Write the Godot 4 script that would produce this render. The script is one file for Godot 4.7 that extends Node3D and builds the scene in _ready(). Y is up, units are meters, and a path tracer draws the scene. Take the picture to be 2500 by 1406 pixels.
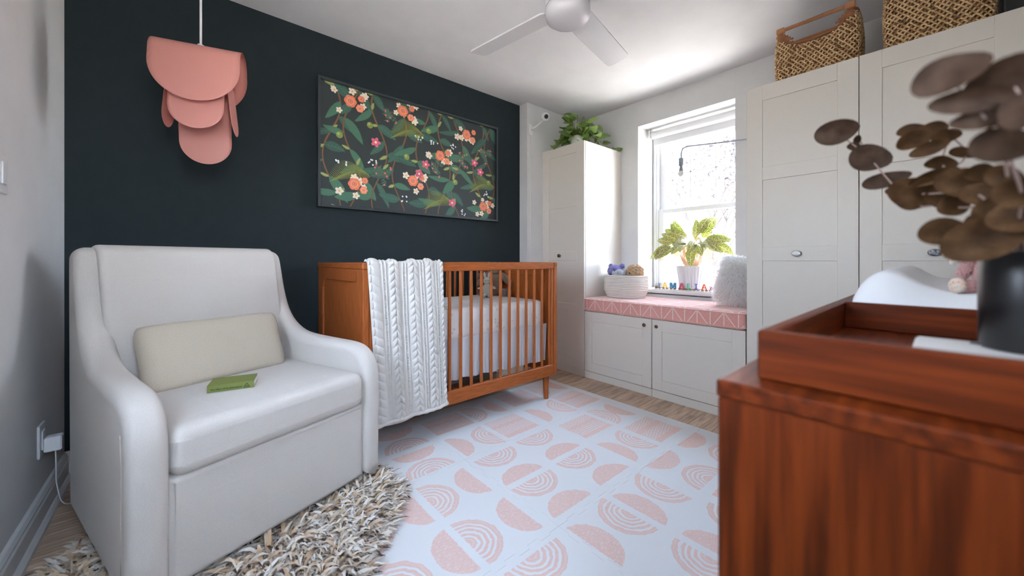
extends Node3D
# A nursery: dark accent wall, glider, crib, window seat, fitted wardrobes and a changing dresser.
var M := {}
var used := {}
var rng := RandomNumberGenerator.new()

# ------------------------------------------------------------------ scene bookkeeping
func numbered(n: String) -> String:
	if not used.has(n):
		used[n] = 0
		return n
	used[n] += 1
	return "%s_%03d" % [n, used[n]]

func tag(o: Node, label: String, category: String, group := "") -> Node:
	o.set_meta("label", label)
	o.set_meta("category", category)
	if group != "":
		o.set_meta("group", group)
	return o

func thing(called: String, label: String, category: String, at := Vector3.ZERO, turn := 0.0, group := "") -> Node3D:
	var o := Node3D.new()
	o.name = numbered(called)
	add_child(o)
	o.position = at
	o.rotation.y = turn
	tag(o, label, category, group)
	return o

func put(st: SurfaceTool, called: String, m: Material, parent: Node = null, at := Vector3.ZERO) -> MeshInstance3D:
	st.generate_normals()
	return put_mesh(st.commit(), called, m, parent, Transform3D(Basis(), at))

func put_mesh(mesh: Mesh, called: String, m: Material, parent: Node = null, xf := Transform3D()) -> MeshInstance3D:
	var o := MeshInstance3D.new()
	o.mesh = mesh
	o.material_override = m
	o.cast_shadow = GeometryInstance3D.SHADOW_CASTING_SETTING_ON
	o.transform = xf
	if parent == null or parent == self:
		o.name = numbered(called)
		add_child(o)
	else:
		o.name = called
		parent.add_child(o, true)
	return o

func structure(o: Node) -> Node:
	o.set_meta("kind", "structure")
	return o

# ------------------------------------------------------------------ mesh helpers
func mb(smooth := true) -> SurfaceTool:
	var st := SurfaceTool.new()
	st.begin(Mesh.PRIMITIVE_TRIANGLES)
	st.set_smooth_group(0 if smooth else -1)
	return st

func tri(st: SurfaceTool, a: Vector3, b: Vector3, c: Vector3) -> void:
	st.add_vertex(a)
	st.add_vertex(b)
	st.add_vertex(c)

func otri(st: SurfaceTool, a: Vector3, b: Vector3, c: Vector3, out: Vector3) -> void:
	if (a - c).cross(a - b).dot(out) < 0.0:
		tri(st, a, c, b)
	else:
		tri(st, a, b, c)

func oquad(st: SurfaceTool, a: Vector3, b: Vector3, c: Vector3, d: Vector3, out: Vector3) -> void:
	otri(st, a, b, c, out)
	otri(st, a, c, d, out)

# a box with chamfered edges
func cbox(st: SurfaceTool, c: Vector3, s: Vector3, b := 0.003, bas := Basis()) -> void:
	st.set_smooth_group(-1)
	var h := s * 0.5
	b = minf(b, minf(h.x, minf(h.y, h.z)) * 0.9)
	var v := func(axis: int, g: Vector3) -> Vector3:
		var p := Vector3.ZERO
		for k in 3:
			p[k] = g[k] * (h[k] if k == axis else h[k] - b)
		return c + bas * p
	for axis in 3:
		var j := (axis + 1) % 3
		var k := (axis + 2) % 3
		for sg in [-1.0, 1.0]:
			var q := []
			for e in [[-1, -1], [1, -1], [1, 1], [-1, 1]]:
				var g := Vector3.ZERO
				g[axis] = sg
				g[j] = e[0]
				g[k] = e[1]
				q.append(v.call(axis, g))
			var out := Vector3.ZERO
			out[axis] = sg
			oquad(st, q[0], q[1], q[2], q[3], bas * out)
			for sj in [-1.0, 1.0]:
				var g1 := Vector3.ZERO
				g1[axis] = sg
				g1[j] = sj
				var g2 := g1
				g1[k] = -1
				g2[k] = 1
				oquad(st, v.call(axis, g1), v.call(axis, g2), v.call(j, g2), v.call(j, g1), bas * g1.lerp(g2, 0.5))
	for sx in [-1.0, 1.0]:
		for sy in [-1.0, 1.0]:
			for sz in [-1.0, 1.0]:
				var g := Vector3(sx, sy, sz)
				otri(st, v.call(0, g), v.call(1, g), v.call(2, g), bas * g)

func bx(lo: Vector3, hi: Vector3, b := 0.003) -> SurfaceTool:
	var st := mb(false)
	cbox(st, (lo + hi) * 0.5, hi - lo, b)
	return st

func add_bx(st: SurfaceTool, lo: Vector3, hi: Vector3, b := 0.003) -> void:
	cbox(st, (lo + hi) * 0.5, hi - lo, b)

# a grid of points; rows may close on themselves
func surf(st: SurfaceTool, rows: Array, closed := false, with_uv := false) -> void:
	var nr := rows.size()
	for i in nr - 1:
		var a: PackedVector3Array = rows[i]
		var b: PackedVector3Array = rows[i + 1]
		var n := a.size()
		for j in (n if closed else n - 1):
			var k := (j + 1) % n
			if with_uv:
				var u0 := float(j) / (n - 1)
				var u1 := float(j + 1) / (n - 1)
				var v0 := float(i) / (nr - 1)
				var v1 := float(i + 1) / (nr - 1)
				st.set_uv(Vector2(u0, v0)); st.add_vertex(a[j])
				st.set_uv(Vector2(u0, v1)); st.add_vertex(b[j])
				st.set_uv(Vector2(u1, v1)); st.add_vertex(b[k])
				st.set_uv(Vector2(u0, v0)); st.add_vertex(a[j])
				st.set_uv(Vector2(u1, v1)); st.add_vertex(b[k])
				st.set_uv(Vector2(u1, v0)); st.add_vertex(a[k])
			else:
				tri(st, a[j], b[j], b[k])
				tri(st, a[j], b[k], a[k])

func fan_cap(st: SurfaceTool, ring: PackedVector3Array, out: Vector3) -> void:
	var c := Vector3.ZERO
	for p in ring:
		c += p
	c /= ring.size()
	for j in ring.size():
		otri(st, c, ring[j], ring[(j + 1) % ring.size()], out)

func tube(st: SurfaceTool, pts: Array, r, n := 8, caps := true) -> void:
	var rows := []
	var up := Vector3.UP
	var t0: Vector3 = (pts[1] - pts[0]).normalized()
	if absf(t0.dot(up)) > 0.95:
		up = Vector3.RIGHT
	var side := t0.cross(up).normalized()
	for i in pts.size():
		var t: Vector3 = (pts[mini(i + 1, pts.size() - 1)] - pts[maxi(i - 1, 0)]).normalized()
		side = (side - t * side.dot(t)).normalized()
		var w := t.cross(side)
		var rad: float = r[i] if r is Array else r
		var ring := PackedVector3Array()
		for k in n:
			var a := TAU * k / n
			ring.append(pts[i] + (side * cos(a) + w * sin(a)) * rad)
		rows.append(ring)
	surf(st, rows, true)
	if caps:
		fan_cap(st, rows[0], pts[0] - pts[1])
		fan_cap(st, rows[-1], pts[-1] - pts[-2])

# profile of (radius, height) turned round y
func lathe(st: SurfaceTool, prof: Array, n := 24, xf := Transform3D()) -> void:
	var rows := []
	for p in prof:
		var ring := PackedVector3Array()
		for k in n:
			var a := TAU * k / n
			ring.append(xf * Vector3(cos(a) * p[0], p[1], sin(a) * p[0]))
		rows.append(ring)
	surf(st, rows, true)

func blob(st: SurfaceTool, c: Vector3, r: Vector3, bas := Basis(), nu := 14, nv := 9, lump := 0.0) -> void:
	var rows := []
	for i in nv + 1:
		var ph := PI * i / nv
		var ring := PackedVector3Array()
		for k in nu:
			var a := TAU * k / nu
			var d := Vector3(cos(a) * sin(ph), cos(ph), sin(a) * sin(ph))
			var q := 1.0 + (lump * sin(a * 5.0 + ph * 7.0) * sin(ph * 6.0 + a * 3.0) if lump > 0.0 else 0.0)
			ring.append(c + bas * (d * r * q))
		rows.append(ring)
	surf(st, rows, true)

# outline extruded along local z between z0 and z1 with rounded rims
func slab(st: SurfaceTool, poly: PackedVector2Array, z0: float, z1: float, r: float, xf := Transform3D(), steps := 4) -> void:
	st.set_smooth_group(0)
	var n := poly.size()
	if Geometry2D.is_polygon_clockwise(poly):
		poly.reverse()
	var nor := PackedVector2Array()
	for i in n:
		var a := (poly[i] - poly[(i - 1 + n) % n]).normalized()
		var b := (poly[(i + 1) % n] - poly[i]).normalized()
		var m := (Vector2(-a.y, a.x) + Vector2(-b.y, b.x)).normalized()
		var k := maxf(0.5, m.dot(Vector2(-a.y, a.x)))
		nor.append(m / k)
	var rows := []
	for s in range(0, 2 * (steps + 1)):
		var t := float(s) / steps if s <= steps else float(2 * steps + 1 - s) / steps
		var inset := r * (1.0 - sin(t * PI / 2))
		var dz := r * (1.0 - cos(t * PI / 2))
		var z := z0 + dz if s <= steps else z1 - dz
		var ring := PackedVector3Array()
		for i in n:
			var p := poly[i] + nor[i] * inset
			ring.append(xf * Vector3(p.x, p.y, z))
		rows.append(ring)
	surf(st, rows, true)
	var idx := Geometry2D.triangulate_polygon(poly)
	st.set_smooth_group(7)
	for q in range(0, idx.size(), 3):
		otri(st, rows[0][idx[q]], rows[0][idx[q + 1]], rows[0][idx[q + 2]], xf.basis * Vector3(0, 0, -1))
		otri(st, rows[-1][idx[q]], rows[-1][idx[q + 1]], rows[-1][idx[q + 2]], xf.basis * Vector3(0, 0, 1))

func rrect(w: float, h: float, r: float, n := 5) -> PackedVector2Array:
	var p := PackedVector2Array()
	for c in [[1, 1, 0.0], [-1, 1, 0.25], [-1, -1, 0.5], [1, -1, 0.75]]:
		for k in n + 1:
			var a: float = TAU * (c[2] + 0.25 * k / n)
			p.append(Vector2(c[0] * (w / 2 - r) + cos(a) * r, c[1] * (h / 2 - r) + sin(a) * r))
	return p

func smooth_pts(pts: Array, sub := 6) -> Array:
	var out := []
	for i in pts.size() - 1:
		var a = pts[maxi(i - 1, 0)]
		var b = pts[i]
		var c = pts[i + 1]
		var d = pts[mini(i + 2, pts.size() - 1)]
		for k in sub:
			var t := float(k) / sub
			out.append(b.cubic_interpolate(c, a, d, t))
	out.append(pts[-1])
	return out

# a puffed cushion: w along x, h along y, d along z
func pillow(st: SurfaceTool, w: float, h: float, d: float, xf: Transform3D, n := 22, edge := 0.35) -> void:
	for side in [-1.0, 1.0]:
		var rows := []
		for i in n + 1:
			var row := PackedVector3Array()
			for j in n + 1:
				var u := float(j) / n * 2 - 1
				var v := float(i) / n * 2 - 1
				var puff := pow(maxf(0.0, (1 - pow(absf(u), 3.0)) * (1 - pow(absf(v), 3.0))), edge)
				var pinch := 1.0 - 0.03 * (1 - absf(u)) * absf(v) - 0.03 * (1 - absf(v)) * absf(u) - 0.07 * pow(absf(u * v), 5.0)
				row.append(xf * Vector3(u * w / 2 * pinch, v * h / 2 * pinch, side * d / 2 * puff))
			rows.append(row)
		if side > 0:
			rows.reverse()
		surf(st, rows)

# ------------------------------------------------------------------ materials
func mat(col: Color, rough := 0.6, metal := 0.0) -> StandardMaterial3D:
	var m := StandardMaterial3D.new()
	m.albedo_color = col
	m.roughness = rough
	m.metallic = metal
	return m

func noise_tex(freq: float, sd: int, stops: Array, size := 512, oct := 4, kind := FastNoiseLite.TYPE_SIMPLEX_SMOOTH) -> NoiseTexture2D:
	var n := FastNoiseLite.new()
	n.noise_type = kind
	n.seed = sd
	n.frequency = freq
	n.fractal_octaves = oct
	var t := NoiseTexture2D.new()
	t.width = size
	t.height = size
	t.seamless = true
	t.noise = n
	if stops.size() > 0:
		var g := Gradient.new()
		var off := PackedFloat32Array()
		var col := PackedColorArray()
		for s in stops:
			off.append(s[0])
			col.append(s[1])
		g.offsets = off
		g.colors = col
		t.color_ramp = g
	return t

func triplanar(m: StandardMaterial3D, tex: Texture2D, scale: Vector3, world := false) -> StandardMaterial3D:
	m.albedo_texture = tex
	m.uv1_triplanar = true
	m.uv1_world_triplanar = world
	m.uv1_scale = scale
	m.uv1_triplanar_sharpness = 6.0
	return m

func relief(m: StandardMaterial3D, tex: Texture2D, cm: float) -> StandardMaterial3D:
	m.heightmap_enabled = true
	m.heightmap_texture = tex
	m.heightmap_scale = cm
	return m

func wood(key: String, tex: Texture2D, along: int, rough: float, coat := 0.4) -> void:
	for axis in 3:
		var s := Vector3.ONE * (9.0 if key != "walnut_" else 5.0)
		s[axis] = 0.8 if key != "walnut_" else 0.3
		var m := triplanar(mat(Color.WHITE, rough), tex, s)
		m.metallic_specular = coat
		M[key + "xyz"[axis]] = m

func make_materials() -> void:
	var fine := noise_tex(0.25, 5, [], 256, 2)
	var plaster := noise_tex(0.02, 3, [], 512, 4)
	M.white_wall = relief(triplanar(mat(Color(0.86, 0.86, 0.855), 0.85), noise_tex(0.01, 8, [[0.0, Color(0.97, 0.97, 0.97)], [1.0, Color(1, 1, 1)]]), Vector3.ONE * 0.7, true), plaster, 0.06)
	M.ceiling = relief(triplanar(mat(Color(0.88, 0.875, 0.88), 0.9), noise_tex(0.01, 18, [[0.0, Color(0.97, 0.97, 0.97)], [1.0, Color(1, 1, 1)]]), Vector3.ONE * 0.7, true), plaster, 0.05)
	M.dark_wall = relief(triplanar(mat(Color(0.135, 0.172, 0.185), 0.7), noise_tex(0.02, 9, [[0.0, Color(0.94, 0.94, 0.94)], [1.0, Color(1, 1, 1)]]), Vector3.ONE * 0.9, true), plaster, 0.05)
	M.dark_wall.metallic_specular = 0.3
	M.trim = mat(Color(0.86, 0.86, 0.86), 0.4)
	M.cabinet = mat(Color(0.855, 0.83, 0.79), 0.42)
	M.subfloor = mat(Color(0.60, 0.50, 0.41), 0.8)
	M.plastic = mat(Color(0.9, 0.9, 0.9), 0.35)
	M.fan = mat(Color(0.86, 0.86, 0.865), 0.4)
	M.black = mat(Color(0.03, 0.03, 0.035), 0.35)
	M.vase = mat(Color(0.06, 0.06, 0.068), 0.38)
	M.brass = mat(Color(0.55, 0.42, 0.26), 0.35, 1.0)
	M.bronze = mat(Color(0.42, 0.33, 0.24), 0.4, 1.0)
	M.steel = mat(Color(0.75, 0.76, 0.78), 0.25, 1.0)
	M.grey_metal = mat(Color(0.62, 0.65, 0.70), 0.4, 0.0)
	M.porcelain = mat(Color(0.93, 0.93, 0.92), 0.15)
	var glass := mat(Color(1, 1, 1, 0.04), 0.0)
	glass.transparency = BaseMaterial3D.TRANSPARENCY_ALPHA
	M.glass = glass
	# woods
	wood("acorn_", noise_tex(0.018, 21, [[0.0, Color(0.52, 0.275, 0.135)], [0.45, Color(0.605, 0.33, 0.165)], [0.75, Color(0.64, 0.355, 0.18)], [1.0, Color(0.67, 0.385, 0.20)]]), 0, 0.4, 0.3)
	wood("walnut_", noise_tex(0.016, 31, [[0.0, Color(0.215, 0.075, 0.018)], [0.4, Color(0.33, 0.125, 0.03)], [0.65, Color(0.385, 0.155, 0.042)], [1.0, Color(0.44, 0.19, 0.058)]]), 0, 0.4, 0.3)
	wood("bamboo_", noise_tex(0.018, 41, [[0.0, Color(0.50, 0.33, 0.22)], [1.0, Color(0.72, 0.50, 0.35)]]), 0, 0.5)
	for k in 4:
		var f: float = [0.92, 1.0, 0.96, 1.05][k]
		M["plank%d" % k] = triplanar(mat(Color(1, 1, 1), 0.5), noise_tex(0.02, 50 + k, [[0.0, Color(0.60 * f, 0.50 * f, 0.42 * f)], [0.5, Color(0.74 * f, 0.64 * f, 0.55 * f)], [1.0, Color(0.82 * f, 0.73 * f, 0.64 * f)]], 256), Vector3(0.8, 7, 7))
	# fabrics
	var weave := noise_tex(0.18, 61, [], 512, 3)
	M.boucle = relief(triplanar(mat(Color.WHITE, 0.95), noise_tex(0.14, 62, [[0.0, Color(0.63, 0.595, 0.55)], [0.35, Color(0.785, 0.755, 0.72)], [0.6, Color(0.845, 0.82, 0.79)], [1.0, Color(0.91, 0.895, 0.875)]], 512, 3), Vector3.ONE * 8.0), weave, 0.13)
	M.linen = relief(triplanar(mat(Color.WHITE, 0.95), noise_tex(0.12, 63, [[0.0, Color(0.57, 0.515, 0.43)], [0.35, Color(0.735, 0.685, 0.61)], [0.65, Color(0.785, 0.74, 0.665)], [1.0, Color(0.85, 0.82, 0.77)]], 512, 3), Vector3.ONE * 7.0), weave, 0.1)
	for m in [M.boucle, M.linen]:
		m.rim_enabled = true
		m.rim = 0.4
		m.rim_tint = 1.0
	M.knit = relief(triplanar(mat(Color(0.86, 0.84, 0.815), 0.95), noise_tex(0.3, 64, [[0.0, Color(0.93, 0.93, 0.93)], [1.0, Color.WHITE]], 256, 2), Vector3(5, 9, 5)), fine, 0.12)
	M.sheet = relief(triplanar(mat(Color(0.90, 0.89, 0.88), 0.9), sheet_print(), Vector3.ONE * 3.0), noise_tex(0.015, 66, [], 256, 3), 0.6)
	M.gauze = relief(triplanar(mat(Color(0.88, 0.88, 0.90), 0.95), noise_tex(0.3, 67, [[0.0, Color(0.9, 0.9, 0.9)], [1.0, Color.WHITE]], 256, 2), Vector3(9, 3, 9)), fine, 0.2)
	M.pad = relief(mat(Color(0.92, 0.92, 0.92), 0.9), weave, 0.1)
	M.cushion = relief(triplanar(mat(Color.WHITE, 0.9), cushion_print(), Vector3(1 / 0.165, 1 / 0.112, 1 / 0.165)), weave, 0.08)
	M.cushion.uv1_offset = Vector3(0.0, 0.0, 0.1)
	M.cushion.rim_enabled = true
	M.cushion.rim = 1.0
	M.cushion.rim_tint = 0.2
	M.shade = mat(Color(0.92, 0.92, 0.92), 0.8)
	M.rope = relief(mat(Color(0.88, 0.86, 0.83), 0.95), weave, 0.1)
	var pink := triplanar(mat(Color(1, 1, 1, 0.82), 0.5), lines_print(), Vector3.ONE * 8.0)
	pink.transparency = BaseMaterial3D.TRANSPARENCY_ALPHA
	pink.backlight_enabled = true
	pink.backlight = Color(0.5, 0.3, 0.28)
	M.lamp = pink
	# plants
	M.pothos = mat(Color(0.30, 0.40, 0.17), 0.4)
	M.pothos_pale = mat(Color(0.42, 0.52, 0.25), 0.4)
	M.pothos_deep = mat(Color(0.20, 0.29, 0.13), 0.4)
	M.stem = mat(Color(0.45, 0.42, 0.22), 0.6)
	M.pale_stem = mat(Color(0.86, 0.72, 0.58), 0.6)
	M.variegated = mat(Color.WHITE, 0.4)
	M.variegated.albedo_texture = leaf_print()
	for m in [M.pothos, M.pothos_pale, M.pothos_deep, M.variegated]:
		m.backlight_enabled = true
		m.backlight = Color(0.5, 0.6, 0.3)
	M.euc = triplanar(mat(Color.WHITE, 0.6), noise_tex(0.02, 71, [[0.0, Color(0.165, 0.11, 0.08)], [0.5, Color(0.225, 0.165, 0.125)], [1.0, Color(0.275, 0.21, 0.165)]], 256), Vector3.ONE * 6.0)
	M.euc_green = triplanar(mat(Color.WHITE, 0.6), noise_tex(0.02, 72, [[0.0, Color(0.19, 0.125, 0.075)], [0.5, Color(0.27, 0.185, 0.11)], [1.0, Color(0.34, 0.25, 0.165)]], 256), Vector3.ONE * 6.0)
	M.euc.metallic_specular = 0.2
	M.euc_green.metallic_specular = 0.2
	M.twig = mat(Color(0.55, 0.46, 0.42), 0.6)
	M.soil = mat(Color(0.2, 0.15, 0.11), 1.0)

func finish(img: Image) -> ImageTexture:
	return ImageTexture.create_from_image(img)

func disc(img: Image, c: Vector2, r: float, col: Color) -> void:
	ell(img, c, r, r, 0.0, col)

func ell(img: Image, c: Vector2, rx: float, ry: float, ang: float, col: Color) -> void:
	var p := PackedVector2Array()
	for k in 18:
		var a := TAU * k / 18
		p.append(c + Vector2(cos(a) * rx, sin(a) * ry).rotated(ang))
	fill(img, p, col)

# scanline fill of an outline
func fill(img: Image, p: PackedVector2Array, col: Color) -> void:
	var lo := 1e9
	var hi := -1e9
	for q in p:
		lo = minf(lo, q.y)
		hi = maxf(hi, q.y)
	for y in range(maxi(0, int(floor(lo))), mini(img.get_height() - 1, int(ceil(hi))) + 1):
		var xs := []
		var fy := y + 0.5
		for i in p.size():
			var a := p[i]
			var b := p[(i + 1) % p.size()]
			if (a.y <= fy) != (b.y <= fy):
				xs.append(a.x + (fy - a.y) / (b.y - a.y) * (b.x - a.x))
		xs.sort()
		for i in range(0, xs.size() - 1, 2):
			var x0 := maxi(0, int(round(xs[i])))
			var x1 := mini(img.get_width(), int(round(xs[i + 1])))
			if x1 > x0:
				img.fill_rect(Rect2i(x0, y, x1 - x0, 1), col)

func stroke(img: Image, pts: Array, w0: float, w1: float, col: Color) -> void:
	for i in pts.size() - 1:
		var a: Vector2 = pts[i]
		var b: Vector2 = pts[i + 1]
		var n := (b - a).orthogonal().normalized()
		var wa := lerpf(w0, w1, float(i) / (pts.size() - 1)) / 2
		var wb := lerpf(w0, w1, float(i + 1) / (pts.size() - 1)) / 2
		fill(img, PackedVector2Array([a + n * wa, b + n * wb, b - n * wb, a - n * wa]), col)
		disc(img, b, wb, col)

func sheet_print() -> Texture2D:
	var img := Image.create(256, 256, false, Image.FORMAT_RGB8)
	img.fill(Color(1, 1, 1))
	var r := RandomNumberGenerator.new()
	r.seed = 4
	for k in 26:
		var c := Vector2(r.randf() * 240 + 8, r.randf() * 240 + 8)
		var col: Color = [Color(0.90, 0.84, 0.80), Color(0.86, 0.89, 0.84), Color(0.93, 0.88, 0.80)][k % 3]
		for q in 4:
			ell(img, c + Vector2(4, 0).rotated(q * 1.57), 3.5, 2.0, q * 1.57, col)
	return finish(img)

func lines_print() -> Texture2D:
	var img := Image.create(256, 256, false, Image.FORMAT_RGB8)
	img.fill(Color(0.87, 0.61, 0.565))
	for x in range(0, 256, 8):
		img.fill_rect(Rect2i(x, 0, 3, 256), Color(0.82, 0.555, 0.51))
	return finish(img)

func cushion_print() -> Texture2D:
	var img := Image.create(512, 512, false, Image.FORMAT_RGB8)
	var n := FastNoiseLite.new()
	n.seed = 12
	n.frequency = 0.02
	for y in 512:
		for x in 512:
			var k := n.get_noise_2d(x * 0.6, y * 3.0) * 0.07 + n.get_noise_2d(x * 4.0, y * 1.2) * 0.04
			img.set_pixel(x, y, Color(0.85 + k * 0.6, 0.60 + k, 0.56 + k))
	var w := Color(0.93, 0.89, 0.86)
	for l in [[0, 0, 0, 512], [512, 0, 512, 512], [256, 0, 256, 512], [0, 4, 512, 4], [0, 508, 512, 508], [256, 0, 0, 512], [256, 0, 512, 512]]:
		stroke(img, [Vector2(l[0], l[1]), Vector2(l[2], l[3])], 15, 15, w)
	return finish(img)

func leaf_print() -> Texture2D:
	var img := Image.create(128, 256, false, Image.FORMAT_RGB8)
	var n := FastNoiseLite.new()
	n.seed = 77
	n.frequency = 0.05
	for y in 256:
		for x in 128:
			var m := absf(x - 64.0) / 64.0
			var v := n.get_noise_2d(x * 1.8, y * 1.3 - m * 60.0) + 0.14 * sin((y + m * 60.0) * 0.3)
			var col := Color(0.22, 0.27, 0.09)
			if v > 0.02:
				col = Color(0.80, 0.74, 0.52)
			elif v > -0.14:
				col = Color(0.46, 0.50, 0.20)
			if m < 0.05:
				col = Color(0.90, 0.80, 0.66)
			img.set_pixel(x, y, col)
	return finish(img)

# ------------------------------------------------------------------ start
func _ready() -> void:
	rng.seed = 20240
	camera_and_light()
	make_materials()
	room()
	window()
	side_window()
	outdoors()
	fitted_furniture()
	crib()
	glider()
	dresser()
	mat_and_rugs()
	wall_picture()
	pendant()
	ceiling_fan()
	seat_things()
	plants()
	small_things()

func camera_and_light() -> void:
	var cam := Camera3D.new()
	cam.name = "camera"
	add_child(cam)
	cam.position = Vector3(0.412, 1.0, 2.63)
	cam.rotation.y = -atan2(800.0, 919.0)
	cam.near = 0.05
	cam.far = 200.0
	cam.projection = Camera3D.PROJECTION_FRUSTUM
	cam.size = 1406.0 / 919.0 * cam.near
	cam.frustum_offset = Vector2(0, -68.0 / 919.0 * cam.near)
	var lens := CameraAttributesPhysical.new()
	lens.frustum_focal_length = 13.0
	lens.exposure_aperture = 1.8
	lens.frustum_focus_distance = 2.1
	cam.attributes = lens
	cam.current = true
	var e := Environment.new()
	e.background_mode = Environment.BG_SKY
	var sky := Sky.new()
	var sm := ProceduralSkyMaterial.new()
	sm.sky_top_color = Color(0.79, 0.88, 1.0)
	sm.sky_horizon_color = Color(0.935, 0.965, 1.0)
	sm.ground_horizon_color = Color(0.885, 0.885, 0.88)
	sm.ground_bottom_color = Color(0.79, 0.78, 0.765)
	sm.sky_energy_multiplier = 1.0
	sm.ground_energy_multiplier = 1.0
	sm.energy_multiplier = 1.0
	sky.sky_material = sm
	e.sky = sky
	e.background_energy_multiplier = 41.0
	e.tonemap_mode = Environment.TONE_MAPPER_LINEAR
	e.tonemap_exposure = 1.0
	e.sdfgi_enabled = true
	e.ssao_enabled = true
	e.ssil_enabled = true
	var we := WorldEnvironment.new()
	we.name = "world_environment"
	we.environment = e
	add_child(we)

const RX := 3.561   # window wall
const RH := 2.456   # ceiling
const RZ := 2.95    # wall behind the camera
const WZ0 := 1.4    # side window in the left wall
const WZ1 := 1.95
const WY0 := 1.0
const WY1 := 1.98
const BX0 := 0.25   # small window in the wall behind the camera
const BX1 := 0.75
const BY0 := 1.05
const BY1 := 1.95

# ------------------------------------------------------------------ the room
func room() -> void:
	structure(put(bx(Vector3(-0.3, -0.12, -0.3), Vector3(RX + 0.35, -0.02, RZ + 0.1), 0.001), "floor", M.subfloor))
	var fl := get_node("floor")
	var row := 0
	var z := 0.0
	while z < RZ:
		var w := minf(0.0695, RZ - z)
		var x := -0.05 - rng.randf() * 0.5
		while x < RX:
			var l: float = [0.45, 0.6, 0.8, 1.0][rng.randi() % 4]
			var x0 := maxf(x, 0.0)
			var x1 := minf(x + l, RX)
			if x1 - x0 > 0.02:
				put(bx(Vector3(x0 + 0.0007, -0.02, z + 0.0007), Vector3(x1 - 0.0007, 0.0, z + w - 0.0007), 0.0012), "plank", M["plank%d" % (rng.randi() % 4)], fl)
			x += l
		z += 0.0695
		row += 1
	structure(put(bx(Vector3(-0.3, RH, -0.3), Vector3(RX + 0.35, RH + 0.2, RZ + 0.1), 0.001), "ceiling", M.ceiling))
	var sl := mb(false)
	for b in [[-0.1, RH + 0.1, -0.2, WZ0], [-0.1, RH + 0.1, WZ1, RZ + 0.1], [-0.1, WY0, WZ0, WZ1], [WY1, RH + 0.1, WZ0, WZ1]]:
		add_bx(sl, Vector3(-0.2, b[0], b[2]), Vector3(0, b[1], b[3]), 0.0005)
	structure(put(sl, "wall_left", M.white_wall))
	structure(put(bx(Vector3(-0.2, -0.1, -0.2), Vector3(RX + 0.3, RH + 0.1, 0.0), 0.001), "wall_back", M.dark_wall))
	structure(put(bx(Vector3(2.796, 0, 0), Vector3(RX, RH, 0.105), 0.001), "wall_corner", M.white_wall))
	var st := mb(false)
	for b in [[-0.1, RH + 0.1, -0.2, 0.78], [-0.1, RH + 0.1, 1.589, RZ + 0.1], [-0.1, 0.70, 0.78, 1.589], [2.228, RH + 0.1, 0.78, 1.589]]:
		add_bx(st, Vector3(RX, b[0], b[2]), Vector3(RX + 0.35, b[1], b[3]), 0.0005)
	structure(put(st, "wall_right", M.white_wall))
	st = mb(false)
	for b in [[-0.2, BX0, -0.1, RH + 0.1], [BX1, RX + 0.3, -0.1, RH + 0.1], [BX0, BX1, -0.1, BY0], [BX0, BX1, BY1, RH + 0.1]]:
		add_bx(st, Vector3(b[0], b[2], RZ), Vector3(b[1], b[3], RZ + 0.2), 0.0005)
	structure(put(st, "wall_front", M.white_wall))
	# stepped baseboards
	var prof := [[0.0, 0.0], [0.028, 0.0], [0.028, 0.018], [0.02, 0.03], [0.016, 0.034], [0.016, 0.09], [0.012, 0.098], [0.014, 0.108], [0.008, 0.122], [0.0, 0.128]]
	for side in ["left", "back"]:
		st = mb(false)
		for i in prof.size() - 1:
			var a = prof[i]
			var b = prof[i + 1]
			if side == "left":
				oquad(st, Vector3(a[0], a[1], 0), Vector3(b[0], b[1], 0), Vector3(b[0], b[1], RZ), Vector3(a[0], a[1], RZ), Vector3(1, 0.3, 0))
			else:
				oquad(st, Vector3(0, a[1], a[0]), Vector3(0, b[1], b[0]), Vector3(2.796, b[1], b[0]), Vector3(2.796, a[1], a[0]), Vector3(0, 0.3, 1))
		structure(put(st, "baseboard_" + side, M.trim))

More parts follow.
